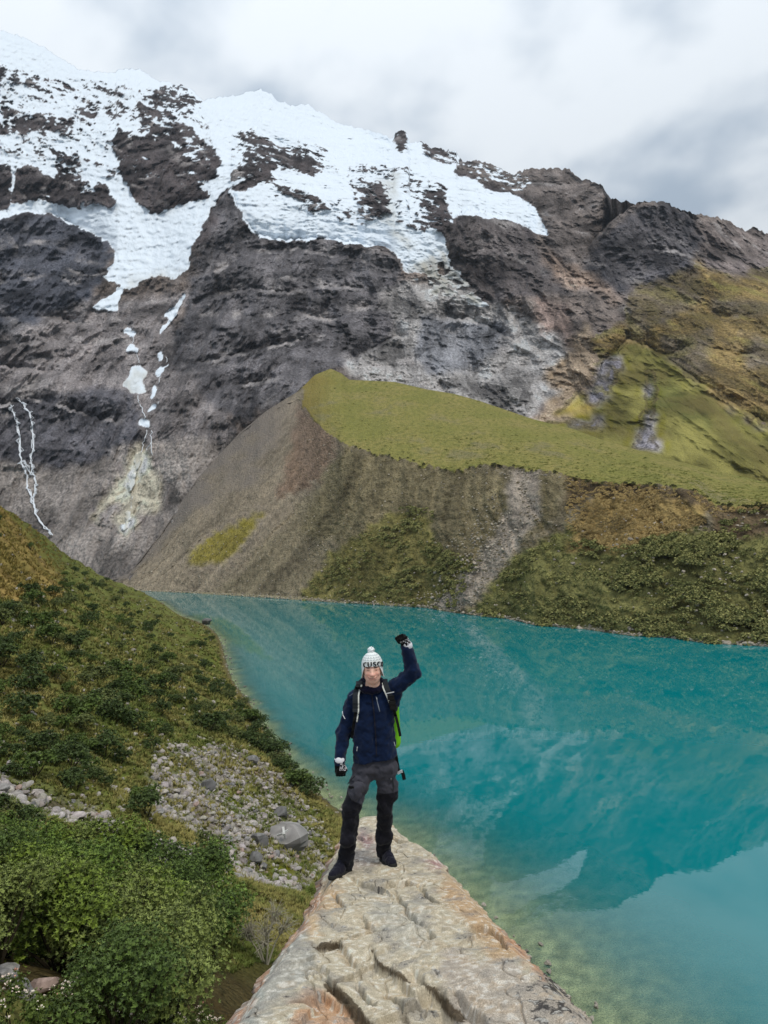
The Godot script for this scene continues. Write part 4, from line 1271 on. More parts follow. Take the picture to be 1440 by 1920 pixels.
	ja.build([[J(672, 1311, D), J(722, 1305, D), 0.066, 0.066], [J(683, 1328, D), J(689, 1440, D), 0.102, 0.116, 0.98], [J(714, 1326, D), J(720, 1440, D), 0.103, 0.115, 0.98], [J(697, 1308, D), J(697, 1290, D - 0.01), 0.085, 0.07, 0.85],
		[shL, elL, 0.064, 0.055], [elL, wrL, 0.056, 0.046], [shR, elR, 0.078, 0.060], [elR, wrR + Vector3(0, -0.02, 0), 0.059, 0.049], [J(733, 1325, D), J(741, 1300, D), 0.06, 0.055]], 0.0085, 0.04, [Plane(Vector3(0.10, -1, 0).normalized(), hem)], fold2, 0.017)
	put("jacket", ja.mesh(func(p: Vector3) -> Color: return navy), cloth(0.88, 0.2, 0.25), root)
	# hood rolled behind the neck, standing collar
	var hood := Blob.new()
	var ring := []
	for i in 14:
		var a := TAU * i / 14.0
		var b := TAU * (i + 1) / 14.0
		var c := neck + Vector3(0, 0.012, -0.012)
		var A := c + Vector3(sin(a) * 0.083, 0.018 - 0.026 * cos(a), cos(a) * 0.082)
		var B := c + Vector3(sin(b) * 0.083, 0.018 - 0.026 * cos(b), cos(b) * 0.082)
		var ra := 0.027 + 0.014 * (0.5 - 0.5 * cos(a))
		ring.append([A, B, ra, 0.027 + 0.014 * (0.5 - 0.5 * cos(b))])
	hood.build(ring, 0.006, 0.02, [], noise(93, 22.0, 2), 0.008)
	put("hood", hood.mesh(func(p: Vector3) -> Color: return navy_dark), cloth(0.9, 0.2, 0.2), root)
	# hat
	var hat := base_part("knitted_hat", root)
	var hc := head + Vector3(0.0, 0.012, -0.012)
	var hst := SurfaceTool.new()
	hst.begin(Mesh.PRIMITIVE_TRIANGLES)
	var ha := 144
	var hh := 56
	var prof := func(t: float, a: float) -> Vector3:      # t 0 at the brim, 1 at the top
		var low := 0.022 - 0.112 * smoothstep(0.35, 1.0, absf(sin(a * 0.5)) * 1.35)
		var y := lerpf(low, 0.128, t)
		var r := 0.089 * pow(maxf(0.0, 1.0 - pow(clampf((y - 0.015) / 0.115, 0.0, 1.0), 2.3)), 0.55)
		r += 0.002 * sin(a * 48.0) * (1.0 - t) + (0.006 if t < 0.05 else 0.0)
		return hc + Vector3(sin(a) * r, y, cos(a) * r * 1.1)
	for j in hh + 1:
		for i in ha + 1:
			var a := TAU * i / ha
			var t := float(j) / hh
			var p: Vector3 = prof.call(t, a)
			var y := p.y - hc.y
			var c := lin(226, 230, 228)
			var row := int((y - 0.066) / 0.006)
			if y > 0.066 and y < 0.115:
				var dark := (row % 3 == 0 and (i / 2) % 2 == 0) or (row % 3 == 1 and (i / 2 + 1) % 4 == 0)
				if dark: c = lin(140, 150, 154)
			hst.set_color(c)
			var n: Vector3 = ((prof.call(t, a + 0.03) - prof.call(t, a - 0.03)) as Vector3).cross(prof.call(minf(t + 0.02, 1.0), a) - prof.call(maxf(t - 0.02, 0.0), a))
			hst.set_normal(n.normalized() if n.length() > 1e-9 else Vector3.UP)
			hst.add_vertex(p)
	for j in hh:
		for i in ha:
			var o := j * (ha + 1) + i
			for k in [0, ha + 1, ha + 2, 0, ha + 2, 1]: hst.add_index(o + k)
	put("hat_crown", hst.commit(), cloth(0.95, 0.15, 0.3), hat)
	var pom := Blob.new()
	var pc := hc + Vector3(-0.003, 0.141, 0)
	pom.build([[pc, pc + Vector3(0.004, 0.004, 0), 0.027, 0.026]], 0.0045, 0.01, [], noise(94, 70.0, 2), 0.012)
	put("pompom", pom.mesh(func(p: Vector3) -> Color: return lin(232, 236, 236)), cloth(1.0, 0.1, 0.3), hat)
	var tm := TextMesh.new()
	tm.text = "CUSCO"
	var font := SystemFont.new()
	font.font_names = PackedStringArray(["Droid Sans"])
	font.font_weight = 700
	tm.font = font
	tm.font_size = 48
	tm.pixel_size = 0.00082
	tm.depth = 0.004
	var ta := tm.get_mesh_arrays()
	var tv: PackedVector3Array = ta[Mesh.ARRAY_VERTEX]
	var tn: PackedVector3Array = ta[Mesh.ARRAY_NORMAL]
	for i in tv.size():
		var a := tv[i].x * 1.75 / 0.094 + 0.28
		var y := tv[i].y * 1.45 + 0.040 - 0.010 * a * a 
		var r := 0.0935 + tv[i].z
		tv[i] = hc + Vector3(sin(a) * r, y, cos(a) * r * 1.1)
		tn[i] = Vector3(sin(a), 0, cos(a))
	ta[Mesh.ARRAY_VERTEX] = tv
	ta[Mesh.ARRAY_NORMAL] = tn
	var tmesh := ArrayMesh.new()
	tmesh.add_surface_from_arrays(Mesh.PRIMITIVE_TRIANGLES, ta)
	var ink := cloth(0.95, 0.1)
	ink.vertex_color_use_as_albedo = false
	ink.albedo_color = Color(0.07, 0.1, 0.12)
	put("hat_lettering", tmesh, ink, hat)
	# gloves: black with a white knitted pattern at the wrist
	glove(root, wrL, (J(636, 1452, D - 0.07) - wrL).normalized(), Vector3(0.35, 0, 1).normalized(), 1.0)
	glove(root, wrR, (J(752, 1192, D - 0.08) - wrR).normalized(), Vector3(-0.5, 0.2, 1).normalized(), -1.0)
	# shoes
	shoe(root, fl - man, Vector3(-0.50, 0, 0.86))
	shoe(root, fr - man, Vector3(0.36, 0, 0.93))
	# zips, piping, drawcords
	var pale := lin(196, 200, 204)
	for q in [["chest_zip", [705, 1306, 708, 1318, 712, 1334], 0.006, lin(120, 126, 136)], ["sleeve_stripe", [642, 1334, 643, 1341, 647, 1348], 0.006, pale], ["pocket_zip", [670, 1400, 669, 1408], 0.006, pale], ["pocket_zip", [739, 1391, 741, 1399], 0.006, pale], ["shoulder_piping", [655, 1305, 661, 1301, 666, 1300], 0.004, lin(110, 116, 128)], ["drawcord", [690, 1283, 691, 1291], 0.004, pale], ["drawcord", [701, 1283, 701, 1288], 0.004, pale],
			["front_zip", [696, 1290, 698, 1310, 701, 1335, 703, 1360, 705, 1390, 706, 1418], 0.010, lin(16, 18, 30)], ["zip_puller", [706, 1308, 707, 1313], 0.006, lin(210, 212, 214)]]:
		var pl := poly(q[1])
		var pts := []
		for i in pl.size() - 1:
			for k in 5: pts.append(on(ja, lerpf(pl[i].x, pl[i + 1].x, k / 5.0), lerpf(pl[i].y, pl[i + 1].y, k / 5.0)))
		pts.append(on(ja, pl[-1].x, pl[-1].y))
		put(q[0], ribbon(pts, [Vector3(1, 0, 0) if q[0] != "shoulder_piping" else Vector3(0, 1, 0)], q[2], 0.005, q[3]), cloth(0.7, 0.4), root)
	for q in [["leg_patch", [654.5, 1476, 663.5, 1477], 0.020, lin(16, 16, 18)], ["thigh_pocket", [730, 1459, 736, 1462, 738, 1475, 737, 1484], 0.010, lin(46, 47, 52)], ["thigh_pocket", [652, 1470, 658, 1462, 665, 1455], 0.006, lin(46, 47, 52)], ["pocket_button", [733, 1460, 734, 1462], 0.010, lin(112, 112, 116)]]:
		var pl := poly(q[1])
		var pts := []
		for p in pl: pts.append(on(tr, p.x, p.y))
		put(q[0], ribbon(pts, [Vector3(0, 1, 0) if q[0] == "leg_patch" else Vector3(1, 0, 0)], q[2], 0.006, q[3]), cloth(0.8, 0.3), root)
	backpack(ja, D)

func base_part(called: String, parent: Node3D) -> Node3D:
	var o := Node3D.new()
	o.name = called
	parent.add_child(o, true)
	return o

func glove(root: Node3D, wrist: Vector3, dir: Vector3, palm: Vector3, hand: float) -> void:
	var b := Blob.new()
	palm = (palm - dir * palm.dot(dir)).normalized()        # the way the palm's knuckle side faces the viewer
	var side := dir.cross(palm).normalized() * hand
	var P := func(s: float, d: float, n: float) -> Vector3: return wrist + side * s + dir * d + palm * n
	var bones := [[P.call(0, -0.008, 0), P.call(0, 0.03, 0), 0.048, 0.040], [P.call(-0.02, 0.04, 0), P.call(-0.022, 0.075, 0.008), 0.022, 0.018], [P.call(0.02, 0.04, 0), P.call(0.024, 0.072, 0.008), 0.022, 0.017], [P.call(0, 0.03, 0), P.call(0, 0.075, 0.008), 0.026, 0.02]]
	var reach := [0.90, 1.0, 0.96, 0.8]
	for i in 4:
		var s := -0.031 + 0.0205 * i
		var l: float = reach[i]
		bones.append([P.call(s, 0.08, 0.014), P.call(s, 0.08 + 0.018 * l, 0.044), 0.0125, 0.0115])
		bones.append([P.call(s, 0.08 + 0.018 * l, 0.044), P.call(s * 0.96, 0.075, 0.062 * l), 0.0115, 0.011])
		bones.append([P.call(s * 0.96, 0.075, 0.062 * l), P.call(s * 0.95, 0.050, 0.047), 0.011, 0.010])
	bones.append([P.call(-0.034, 0.035, 0.012), P.call(-0.046, 0.062, 0.036), 0.016, 0.013])
	bones.append([P.call(-0.046, 0.062, 0.036), P.call(-0.018, 0.068, 0.074), 0.013, 0.011])
	b.build(bones, 0.0045, 0.007)
	var knit := noise(96, 60.0, 1)
	put("glove", b.mesh(func(p: Vector3) -> Color:
		var t := (p - wrist).dot(dir)
		var white := (t < -0.002) or (t > 0.0 and t < 0.055 and knit.get_noise_3d(p.x, p.y, p.z) > 0.12 and (p - wrist).dot(side) < 0.012)
		return lin(214, 214, 218) if white else lin(15, 15, 18)), cloth(0.95, 0.15, 0.2), root)

func shoe(root: Node3D, where: Vector3, toward: Vector3) -> void:
	var o := base_part("shoe", root)
	var up := Vector3(0, 1, -0.0).normalized()
	var f := (toward - Vector3(0, toward.z * -0.0, 0)).normalized()
	f.y = 0.20 * f.z
	f = f.normalized()
	up = Vector3(0, 1, -0.21).normalized()
	up = (up - f * up.dot(f)).normalized()
	var s := f.cross(up)
	var P := func(a: float, u: float, w: float) -> Vector3: return where + f * a + up * u + s * w
	var floor_y := Plane(-up, where + up * 0.012)
	var upper := Blob.new()
	upper.build([[P.call(-0.085, 0.045, 0), P.call(0.03, 0.05, 0), 0.038, 0.043], [P.call(0.03, 0.045, 0), P.call(0.125, 0.028, -0.004), 0.044, 0.032], [P.call(-0.06, 0.085, 0), P.call(-0.03, 0.10, 0), 0.042, 0.042], [P.call(0.02, 0.075, 0), P.call(-0.03, 0.09, 0), 0.03, 0.036], [P.call(0.09, 0.03, 0.016), P.call(0.12, 0.026, 0.01), 0.03, 0.026]], 0.006, 0.025, [floor_y], noise(95, 30.0, 2), 0.006)
	put("shoe_upper", upper.mesh(func(p: Vector3) -> Color: return lin(26, 28, 38)), cloth(0.85, 0.25, 0.2), o)
	var sole := Blob.new()
	sole.build([[P.call(-0.095, 0.012, 0), P.call(0.02, 0.012, 0), 0.042, 0.043], [P.call(0.02, 0.012, 0.0), P.call(0.135, 0.012, 0.0), 0.046, 0.036]], 0.006, 0.02, [Plane(up, where + up * 0.028), Plane(-up, where - up * 0.008)])
	put("sole", sole.mesh(func(p: Vector3) -> Color: return lin(40, 40, 42)), cloth(0.8, 0.3), o)
	for i in 4:
		var a := 0.015 + 0.022 * i
		var h := 0.098 - 0.011 * i
		put("lace", ribbon([P.call(a, h - 0.01, -0.024), P.call(a + 0.004, h, 0), P.call(a, h - 0.01, 0.024)], [f], 0.006, 0.005, lin(70, 72, 78)), cloth(0.9, 0.2), o)
	for i in 3:
		put("side_stripe", ribbon([P.call(0.01 + 0.022 * i, 0.03, 0.046), P.call(-0.006 + 0.022 * i, 0.065, 0.044)], [f], 0.009, 0.004, lin(66, 68, 76)), cloth(0.8, 0.3), o)

func backpack(ja: Blob, D: float) -> void:
	var o := base("backpack", man)
	tag(o, "black and lime green daypack worn on the hiker's back", "backpack")
	var b := Blob.new()
	b.build([[J(682, 1310, D + 0.18), J(682, 1392, D + 0.19), 0.066, 0.07], [J(735, 1312, D + 0.17), J(738, 1390, D + 0.19), 0.058, 0.064], [J(705, 1300, D + 0.2), J(706, 1395, D + 0.22), 0.09, 0.095]], 0.011, 0.05)
	var right := J(737, 1350, D).x
	put("pack_body", b.mesh(func(p: Vector3) -> Color: return lin(128, 205, 40) if p.x > right - 0.01 else lin(26, 26, 30)), cloth(0.7, 0.3), o)
	var strap_l := [673, 1284, 669, 1294, 667, 1304, 667, 1318, 667, 1332, 665, 1345, 663, 1358, 661, 1374, 660, 1388]
	var strap_r := [721, 1280, 724, 1290, 729, 1301, 734, 1313, 738, 1328, 742, 1342, 746, 1358, 749, 1372, 751, 1383]
	for q in [strap_l, strap_r]:
		var pl := poly(q)
		var pts := []
		for i in pl.size() - 1:
			for k in 4: pts.append(on(ja, lerpf(pl[i].x, pl[i + 1].x, k / 4.0), lerpf(pl[i].y, pl[i + 1].y, k / 4.0), 0.010))
		var first: Vector3 = pts[0]
		pts.push_front(first + Vector3(0, 0.012, -0.07))
		pts.push_front(first + Vector3(0, -0.04, -0.15))
		var h := pts.size() * 6 / 10
		put("shoulder_strap", ribbon(pts.slice(0, h), [Vector3(1, 0, 0)], 0.052, 0.012, lin(46, 48, 52)), cloth(0.85, 0.25), o)
		put("webbing", ribbon(pts.slice(h - 1), [Vector3(1, 0, 0)], 0.022, 0.008, lin(24, 24, 26)), cloth(0.8, 0.3), o)
		var edge := []
		var sgn := 1.0 if q == strap_l else -1.0
		for p: Vector3 in pts.slice(2, h + (8 if sgn > 0.0 else -4)): edge.append(p + Vector3(0.024 * sgn, 0, 0.006))
		put("strap_edging", ribbon(edge, [Vector3(1, 0, 0)], 0.011, 0.010, lin(206, 208, 200)), cloth(0.8, 0.3), o)
	var bk := on(ja, 733, 1308, 0.016)
	var box := BoxMesh.new()
	box.size = Vector3(0.058, 0.034, 0.016)
	var bm := cloth(0.5, 0.4)
	bm.vertex_color_use_as_albedo = false
	bm.albedo_color = Color(0.03, 0.03, 0.035)
	for k in 3:
		var bb := put("strap_buckle", box, bm, o)
		bb.position = bk + Vector3(0.008 * k, -0.04 * k, 0.004)
		bb.rotation.z = 0.05
	var tip := put("buckle_edge", ribbon([on(ja, 724, 1300, 0.024), on(ja, 739, 1297, 0.024)], [Vector3(0, 1, 0)], 0.007, 0.006, lin(190, 192, 194)), cloth(0.6, 0.4), o)
	tip.position.z += 0.008
	var dangle := [J(742, 1412, D - 0.02), J(745, 1428, D - 0.0), J(747, 1440, D), J(749, 1449, D)]
	put("hip_strap", ribbon(dangle, [Vector3(1, 0, 0)], 0.022, 0.006, lin(24, 24, 27)), cloth(0.8, 0.3), o)
	put("hip_buckle", ribbon([J(745, 1450, D), J(750, 1447, D), J(755, 1446, D)], [Vector3(0, 1, 0.2)], 0.024, 0.010, lin(190, 194, 198)), cloth(0.5, 0.4), o)
	put("strap_end", ribbon([J(753, 1445, D), J(756, 1452, D), J(758, 1462, D)], [Vector3(1, 0.2, 0)], 0.030, 0.006, lin(22, 22, 25)), cloth(0.8, 0.3), o)

# ---------------------------------------------------------------- stones, shrubs, grass, running water
func tinted(c: Color, rough := 0.9, spec := 0.2, back := 0.0) -> StandardMaterial3D:
	var m := cloth(rough, spec)
	m.albedo_color = c
	if back > 0.0:
		m.backlight_enabled = true
		m.backlight = Color(back, back, back)
		m.cull_mode = BaseMaterial3D.CULL_DISABLED
	return m

func leaf(st: SurfaceTool, p: Vector3, d: Vector3, side: Vector3, l: float, w: float, c: Color) -> void:
	var n := side.cross(d).normalized()
	var a := p + d * l * 0.45 + side * w * 0.5 + n * w * 0.18
	var b := p + d * l * 0.45 - side * w * 0.5 + n * w * 0.18
	var t := p + d * l
	for q: Vector3 in [p, a, t, p, t, b]:
		st.set_color(c)
		st.add_vertex(q)

func twig(st: SurfaceTool, a: Vector3, b: Vector3, ra: float, rb: float, c: Color) -> void:
	var d := (b - a).normalized()
	var s := d.cross(Vector3(0.3, 0.2, 0.9)).normalized()
	var t := d.cross(s)
	for k in 4:
		var u := s * cos(k * PI / 2) + t * sin(k * PI / 2)
		var v := s * cos((k + 1) * PI / 2) + t * sin((k + 1) * PI / 2)
		for q: Vector3 in [a + u * ra, b + u * rb, b + v * rb, a + u * ra, b + v * rb, a + v * ra]:
			st.set_color(c)
			st.add_vertex(q)

func make_shrub(sd: int, high: float, wide: float, lobes: int, rosettes: int, leaves: int, ll: float, dark: Color, light: Color, bark: Color, twigs := 0, flowers := 0) -> Node3D:
	var r := RandomNumberGenerator.new()
	r.seed = sd
	var o := Node3D.new()
	var cr := SurfaceTool.new()
	cr.begin(Mesh.PRIMITIVE_TRIANGLES)
	cr.set_smooth_group(-1)
	var br := SurfaceTool.new()
	br.begin(Mesh.PRIMITIVE_TRIANGLES)
	br.set_smooth_group(-1)
	var fl := SurfaceTool.new()
	fl.begin(Mesh.PRIMITIVE_TRIANGLES)
	fl.set_smooth_group(-1)
	for k in lobes:
		var a := TAU * k / lobes + r.randf_range(-0.5, 0.5)
		var rad := wide * (0.0 if k == 0 else r.randf_range(0.45, 0.8))
		var c := Vector3(cos(a) * rad, high * r.randf_range(0.45, 0.78), sin(a) * rad)
		var size := wide * r.randf_range(0.34, 0.52)
		var mid := c * 0.5 + Vector3(r.randf_range(-0.15, 0.15), 0.0, r.randf_range(-0.15, 0.15)) * wide
		twig(br, Vector3(0, -0.15, 0), mid, 0.022 * high, 0.014 * high, bark)
		twig(br, mid, c, 0.014 * high, 0.007 * high, bark)
		for q in 7 + twigs:
			var e := c + Vector3(r.randfn(), r.randfn() * 0.8 + 0.3, r.randfn()).normalized() * size * r.randf_range(0.7, 1.05)
			var m2 := c.lerp(e, 0.5) + Vector3(r.randf_range(-1, 1), r.randf_range(-1, 1), r.randf_range(-1, 1)) * size * 0.15
			twig(br, c.lerp(mid, r.randf() * 0.6), m2, 0.006 * high, 0.004 * high, bark)
			twig(br, m2, e, 0.004 * high, 0.0015 * high, bark)
		for q in rosettes / lobes:
			var dir := Vector3(r.randfn(), r.randfn() + 0.45, r.randfn()).normalized()
			var deep := pow(r.randf(), 0.45)
			var p := c + dir * size * deep * Vector3(1, 0.85, 1) * r.randf_range(0.92, 1.12)
			dir = (dir + Vector3(0, 0.7, 0)).normalized()
			var s0 := dir.cross(Vector3(r.randfn(), r.randfn(), r.randfn())).normalized()
			var shade := r.randf()
			for n in leaves:
				var an := TAU * n / leaves + r.randf_range(-0.3, 0.3)
				var s := s0.rotated(dir, an)
				var d := (dir * r.randf_range(0.4, 1.0) + s * 0.8).normalized()
				leaf(cr, p, d, d.cross(dir).normalized(), ll * r.randf_range(0.7, 1.2), ll * 0.42, dark.lerp(light, clampf(shade * 0.75 + 0.35 * r.randf(), 0.0, 1.0)))
			if flowers > 0 and deep > 0.75 and dir.y > 0.3 and r.randf() < 0.01 * flowers:
				var fc := lin(236, 228, 214).lerp(lin(206, 150, 130), r.randf() * r.randf())
				for n in 9:
					var d := (dir + Vector3(r.randfn(), r.randfn(), r.randfn()) * 0.6).normalized()
					leaf(fl, p + d * ll * 0.7, d, d.cross(dir).normalized(), ll * 0.6, ll * 0.55, fc)
	br.generate_normals()
	put("branches", br.commit(), tinted(Color.WHITE, 0.9), o)
	if rosettes > 0:
		cr.generate_normals()
		put("foliage", cr.commit(), leaf_mats[0], o)
	if flowers > 0:
		fl.generate_normals()
		put("flowers", fl.commit(), tinted(Color.WHITE, 0.8, 0.2, 0.3), o).set_meta("kind", "stuff")
	return o

var leaf_mats := []
var counts := {}

func plant(proto: Node3D, called: String, where: Vector3, size: float, label: String, category: String, group: String, tint := -1) -> Node3D:
	var o: Node3D = proto.duplicate()
	var n: int = counts.get(called, 0)
	counts[called] = n + 1
	o.name = called if n == 0 else "%s_%03d" % [called, n]
	add_child(o, true)
	o.position = where
	o.rotation.y = rng.randf() * TAU
	o.scale = Vector3.ONE * size
	tag(o, label, category, group)
	if tint >= 0 and o.has_node("foliage"):
		(o.get_node("foliage") as MeshInstance3D).material_override = leaf_mats[tint]
	return o

func make_stone(sd: int, c: Color, flat := 0.75) -> ArrayMesh:
	var sp := SphereMesh.new()
	sp.radius = 0.5
	sp.height = 1.0
	sp.radial_segments = 11
	sp.rings = 7
	var a := sp.get_mesh_arrays()
	var v: PackedVector3Array = a[Mesh.ARRAY_VERTEX]
	var ix: PackedInt32Array = a[Mesh.ARRAY_INDEX]
	var n := noise(sd, 1.4, 3)
	var r := RandomNumberGenerator.new()
	r.seed = sd
	var cuts := []
	for k in 7: cuts.append(Plane(Vector3(r.randfn(), r.randfn(), r.randfn()).normalized(), r.randf_range(0.2, 0.4)))
	for i in v.size():
		var p := v[i]
		for q: Plane in cuts:
			var d := q.distance_to(p)
			if d > 0.0: p -= q.normal * d
		p *= 1.0 + 0.25 * n.get_noise_3d(p.x, p.y, p.z)
		v[i] = p * Vector3(1.15, flat, 0.95)
	var st := SurfaceTool.new()
	st.begin(Mesh.PRIMITIVE_TRIANGLES)
	st.set_smooth_group(-1)
	for i in ix:
		var lv := 0.88 + 0.5 * n.get_noise_3d(v[i].x * 4.0, v[i].y * 4.0, v[i].z * 4.0)
		st.set_color(Color(c.r * lv, c.g * lv, c.b * lv))
		st.add_vertex(v[i])
	st.generate_normals()
	return st.commit()

func many(called: String, m: Mesh, mat: Material, spots: Array, tints: Array) -> MultiMeshInstance3D:
	var mm := MultiMesh.new()
	mm.transform_format = MultiMesh.TRANSFORM_3D
	mm.use_colors = true
	mm.mesh = m
	mm.instance_count = spots.size()
	for i in spots.size():
		mm.set_instance_transform(i, spots[i])
		mm.set_instance_color(i, tints[i])
	var o := MultiMeshInstance3D.new()
	o.name = called
	o.multimesh = mm
	o.material_override = mat
	add_child(o, true)
	o.set_meta("kind", "stuff")
	return o

func turned(size: Vector3, tilt := 0.0) -> Basis:
	return Basis.from_euler(Vector3(rng.randf_range(-tilt, tilt), rng.randf() * TAU, rng.randf_range(-tilt, tilt))) * Basis.from_scale(size)

func in_any(q: Vector2, polys: Array) -> bool:
	for p: PackedVector2Array in polys:
		if Geometry2D.is_point_in_polygon(q, p): return true
	return false

func build_plants() -> void:
	for c in [Color(1, 1, 1), Color(0.86, 0.95, 0.8), Color(0.92, 0.97, 0.76), Color(0.72, 0.8, 0.74)]: leaf_mats.append(tinted(c, 0.55, 0.35, 0.25))
	var g_dark := lin(50, 60, 28)
	var g_light := lin(142, 154, 82)
	var bark := lin(58, 50, 42)
	var near := []
	for k in 4: near.append(make_shrub(100 + k, 2.5, 1.45, 9, 1900, 5, 0.095, g_dark, g_light, bark))
	var flowering := make_shrub(110, 1.2, 0.9, 5, 420, 6, 0.085, lin(52, 62, 34), lin(112, 122, 70), bark, 0, 9)
	var grey := []
	for k in 2: grey.append(make_shrub(115 + k, 2.0, 1.3, 6, 120, 5, 0.06, lin(70, 72, 52), lin(108, 108, 80), lin(112, 104, 94), 46))
	var white := make_shrub(118, 1.9, 1.2, 6, 60, 5, 0.05, lin(118, 122, 92), lin(160, 162, 130), lin(152, 146, 128), 40)
	var mid := []
	for k in 4: mid.append(make_shrub(120 + k, 1.9, 1.35, 6, 380, 6, 0.2, lin(60, 70, 40), lin(124, 132, 76), bark))
	var scree := []
	for p in SCREE: scree.append(poly(p))
	# the thicket in front: row after row, each shrub set on the ground under it
	var edge := [Vector2(1480, 40), Vector2(1540, 150), Vector2(1600, 280), Vector2(1660, 430), Vector2(1690, 560), Vector2(1730, 545), Vector2(1800, 480), Vector2(1870, 420), Vector2(1980, 340)]
	var rim := [Vector2(-100, 1595), Vector2(0, 1612), Vector2(100, 1662), Vector2(200, 1690), Vector2(300, 1710), Vector2(400, 1745), Vector2(500, 1775), Vector2(700, 1800)]
	var y := 1575.0
	var row := 0
	while y < 2010.0:
		var gap := lerpf(74.0, 142.0, (y - 1575.0) / 450.0)
		var x := -90.0 + gap * 0.5 * (row % 2)
		while x < along(edge, y):
			var px := x + rng.randf_range(-0.3, 0.3) * gap
			var py := y + rng.randf_range(-16, 16)
			x += gap
			if px < 200.0 and py > 1900.0 or py < along(rim, px): continue
			var w := hill_point(px, py)
			var d := (w - CAM).length()
			var pick := rng.randf()
			var size := clampf(gap * 1.2 * d / F / 2.5, 0.35, 1.1) * rng.randf_range(0.85, 1.2)
			if pick < 0.05 or (px > 360 and pick < 0.3):
				plant(grey[rng.randi() % 2], "twiggy_shrub", w, size * 1.1, "grey twiggy shrub with few leaves " + spot_words(px, py), "shrub", "grey twiggy shrubs in the thicket")
			else:
				var tint: int = [0, 0, 1, 2, 3][rng.randi() % 5]
				plant(near[rng.randi() % 4], "leafy_shrub", w, size, ("tall " if size > 0.8 else "") + ["olive green", "fresh green", "yellowish green", "dark green"][tint] + " leafy shrub " + spot_words(px, py), "shrub", "leafy shrubs in the thicket", tint)
		y += gap * 0.36
		row += 1
	plant(white, "pale_shrub", hill_point(498, 1800), 0.95, "pale lichen covered twiggy shrub beside the left edge of the boulder", "shrub", "")
	var fl := 0
	for q in [[120, 1975], [190, 1995], [255, 2000], [320, 2005], [385, 2000], [20, 2000]]:
		plant(flowering, "flowering_shrub", hill_point(q[0], q[1]), 0.5, "low shrub with white flower heads at the thicket's bottom edge, " + ["left of its middle", "in its middle", "right of its middle", "near the boulder", "nearest the boulder", "in the left corner"][fl], "shrub", "flowering shrubs along the bottom of the picture", 2)
		fl += 1
	# shrubs over the hillside
	var dens := noise(131, 1.0 / 14.0, 3)
	var tries := 0
	var made := 0
	var used := PackedVector2Array()
	while made < 200 and tries < 6000:
		tries += 1
		var u := rng.randf_range(-40, 620)
		var v := rng.randf_range(along(H_TOP, u) + 4.0, 1640.0)
		var q := Vector2(u, v)
		if v > along(H_TOP, u) and u > 400 and v < 1250: continue
		if u > 260 and v < along(H_TOP, u) + 12.0: continue
		if in_any(q, scree) or in_any(q + Vector2(0, -18), scree) or u > 560: continue
		var w := hill_point(u, v)
		if dens.get_noise_2d(w.x, w.z) < 0.08 and rng.randf() < 0.93: continue
		if u < 110 and v < 1110 and rng.randf() < 0.8: continue
		var d := (w - CAM).length()
		var size := rng.randf_range(0.5, 1.25) * clampf(d / 70.0, 0.45, 1.15)
		var px := size * 2.4 / d * F
		var near_one := false
		for k in used.size():
			if used[k].distance_to(q) < px * 0.45: near_one = true; break
		if near_one: continue
		used.append(q)
		var where := "on the upper hillside above the lake" if v < 1200 else ("on the middle of the grassy hillside" if v < 1400 else "round the edge of the stony scree")
		var tint: int = [0, 3, 3, 1][rng.randi() % 4]
		var side := ", far left" if u < 90 else (", left part" if u < 200 else (", middle part" if u < 310 else (", right part" if u < 420 else ", nearest the lake")))
		var at_height := ", high up" if v < 1100 else (", lower half" if v > 1300 and v < 1400 or v > 1500 else ", upper half")
		plant(mid[rng.randi() % 4], "hillside_shrub", w, size, ("big " if size > 1.0 else ("small " if size < 0.65 else "")) + ["olive green", "mid green", "olive green", "dark green"][tint] + " shrub " + where + at_height + side, "shrub", "dark shrubs " + where, tint)
		made += 1
	# shrubs along the near shore, dark against the water
	for q in [[560, 1462], [578, 1476], [545, 1448], [505, 1392], [520, 1415], [478, 1348], [440, 1305], [592, 1490], [455, 1325], [490, 1372]]:
		var there := "level with the hiker's hand" if q[1] > 1440 else ("level with the hiker's waist" if q[1] > 1380 else "level with the hiker's chest")
		plant(mid[rng.randi() % 4], "shore_shrub", hill_point(q[0] - 8, q[1] + 8), rng.randf_range(0.8, 1.25), "dark shrub on the near shore of the lake, " + there, "shrub", "dark shrubs along the near shore", 3)
	for p in near + mid + grey + [flowering, white]: p.free()
	build_stones(scree)
	build_grass(scree)
	build_far_scrub()
	build_water()

func spot_words(px: float, py: float) -> String:
	var rows := "in the thicket's back row" if py < 1700 else ("in the thicket's third row" if py < 1780 else ("in the thicket's second row" if py < 1880 else "in the thicket's front row"))
	return rows + (", at the left picture edge" if px < 20 else (", left part" if px < 150 else (", left of its middle" if px < 260 else (", right of its middle" if px < 370 else ", beside the boulder"))))

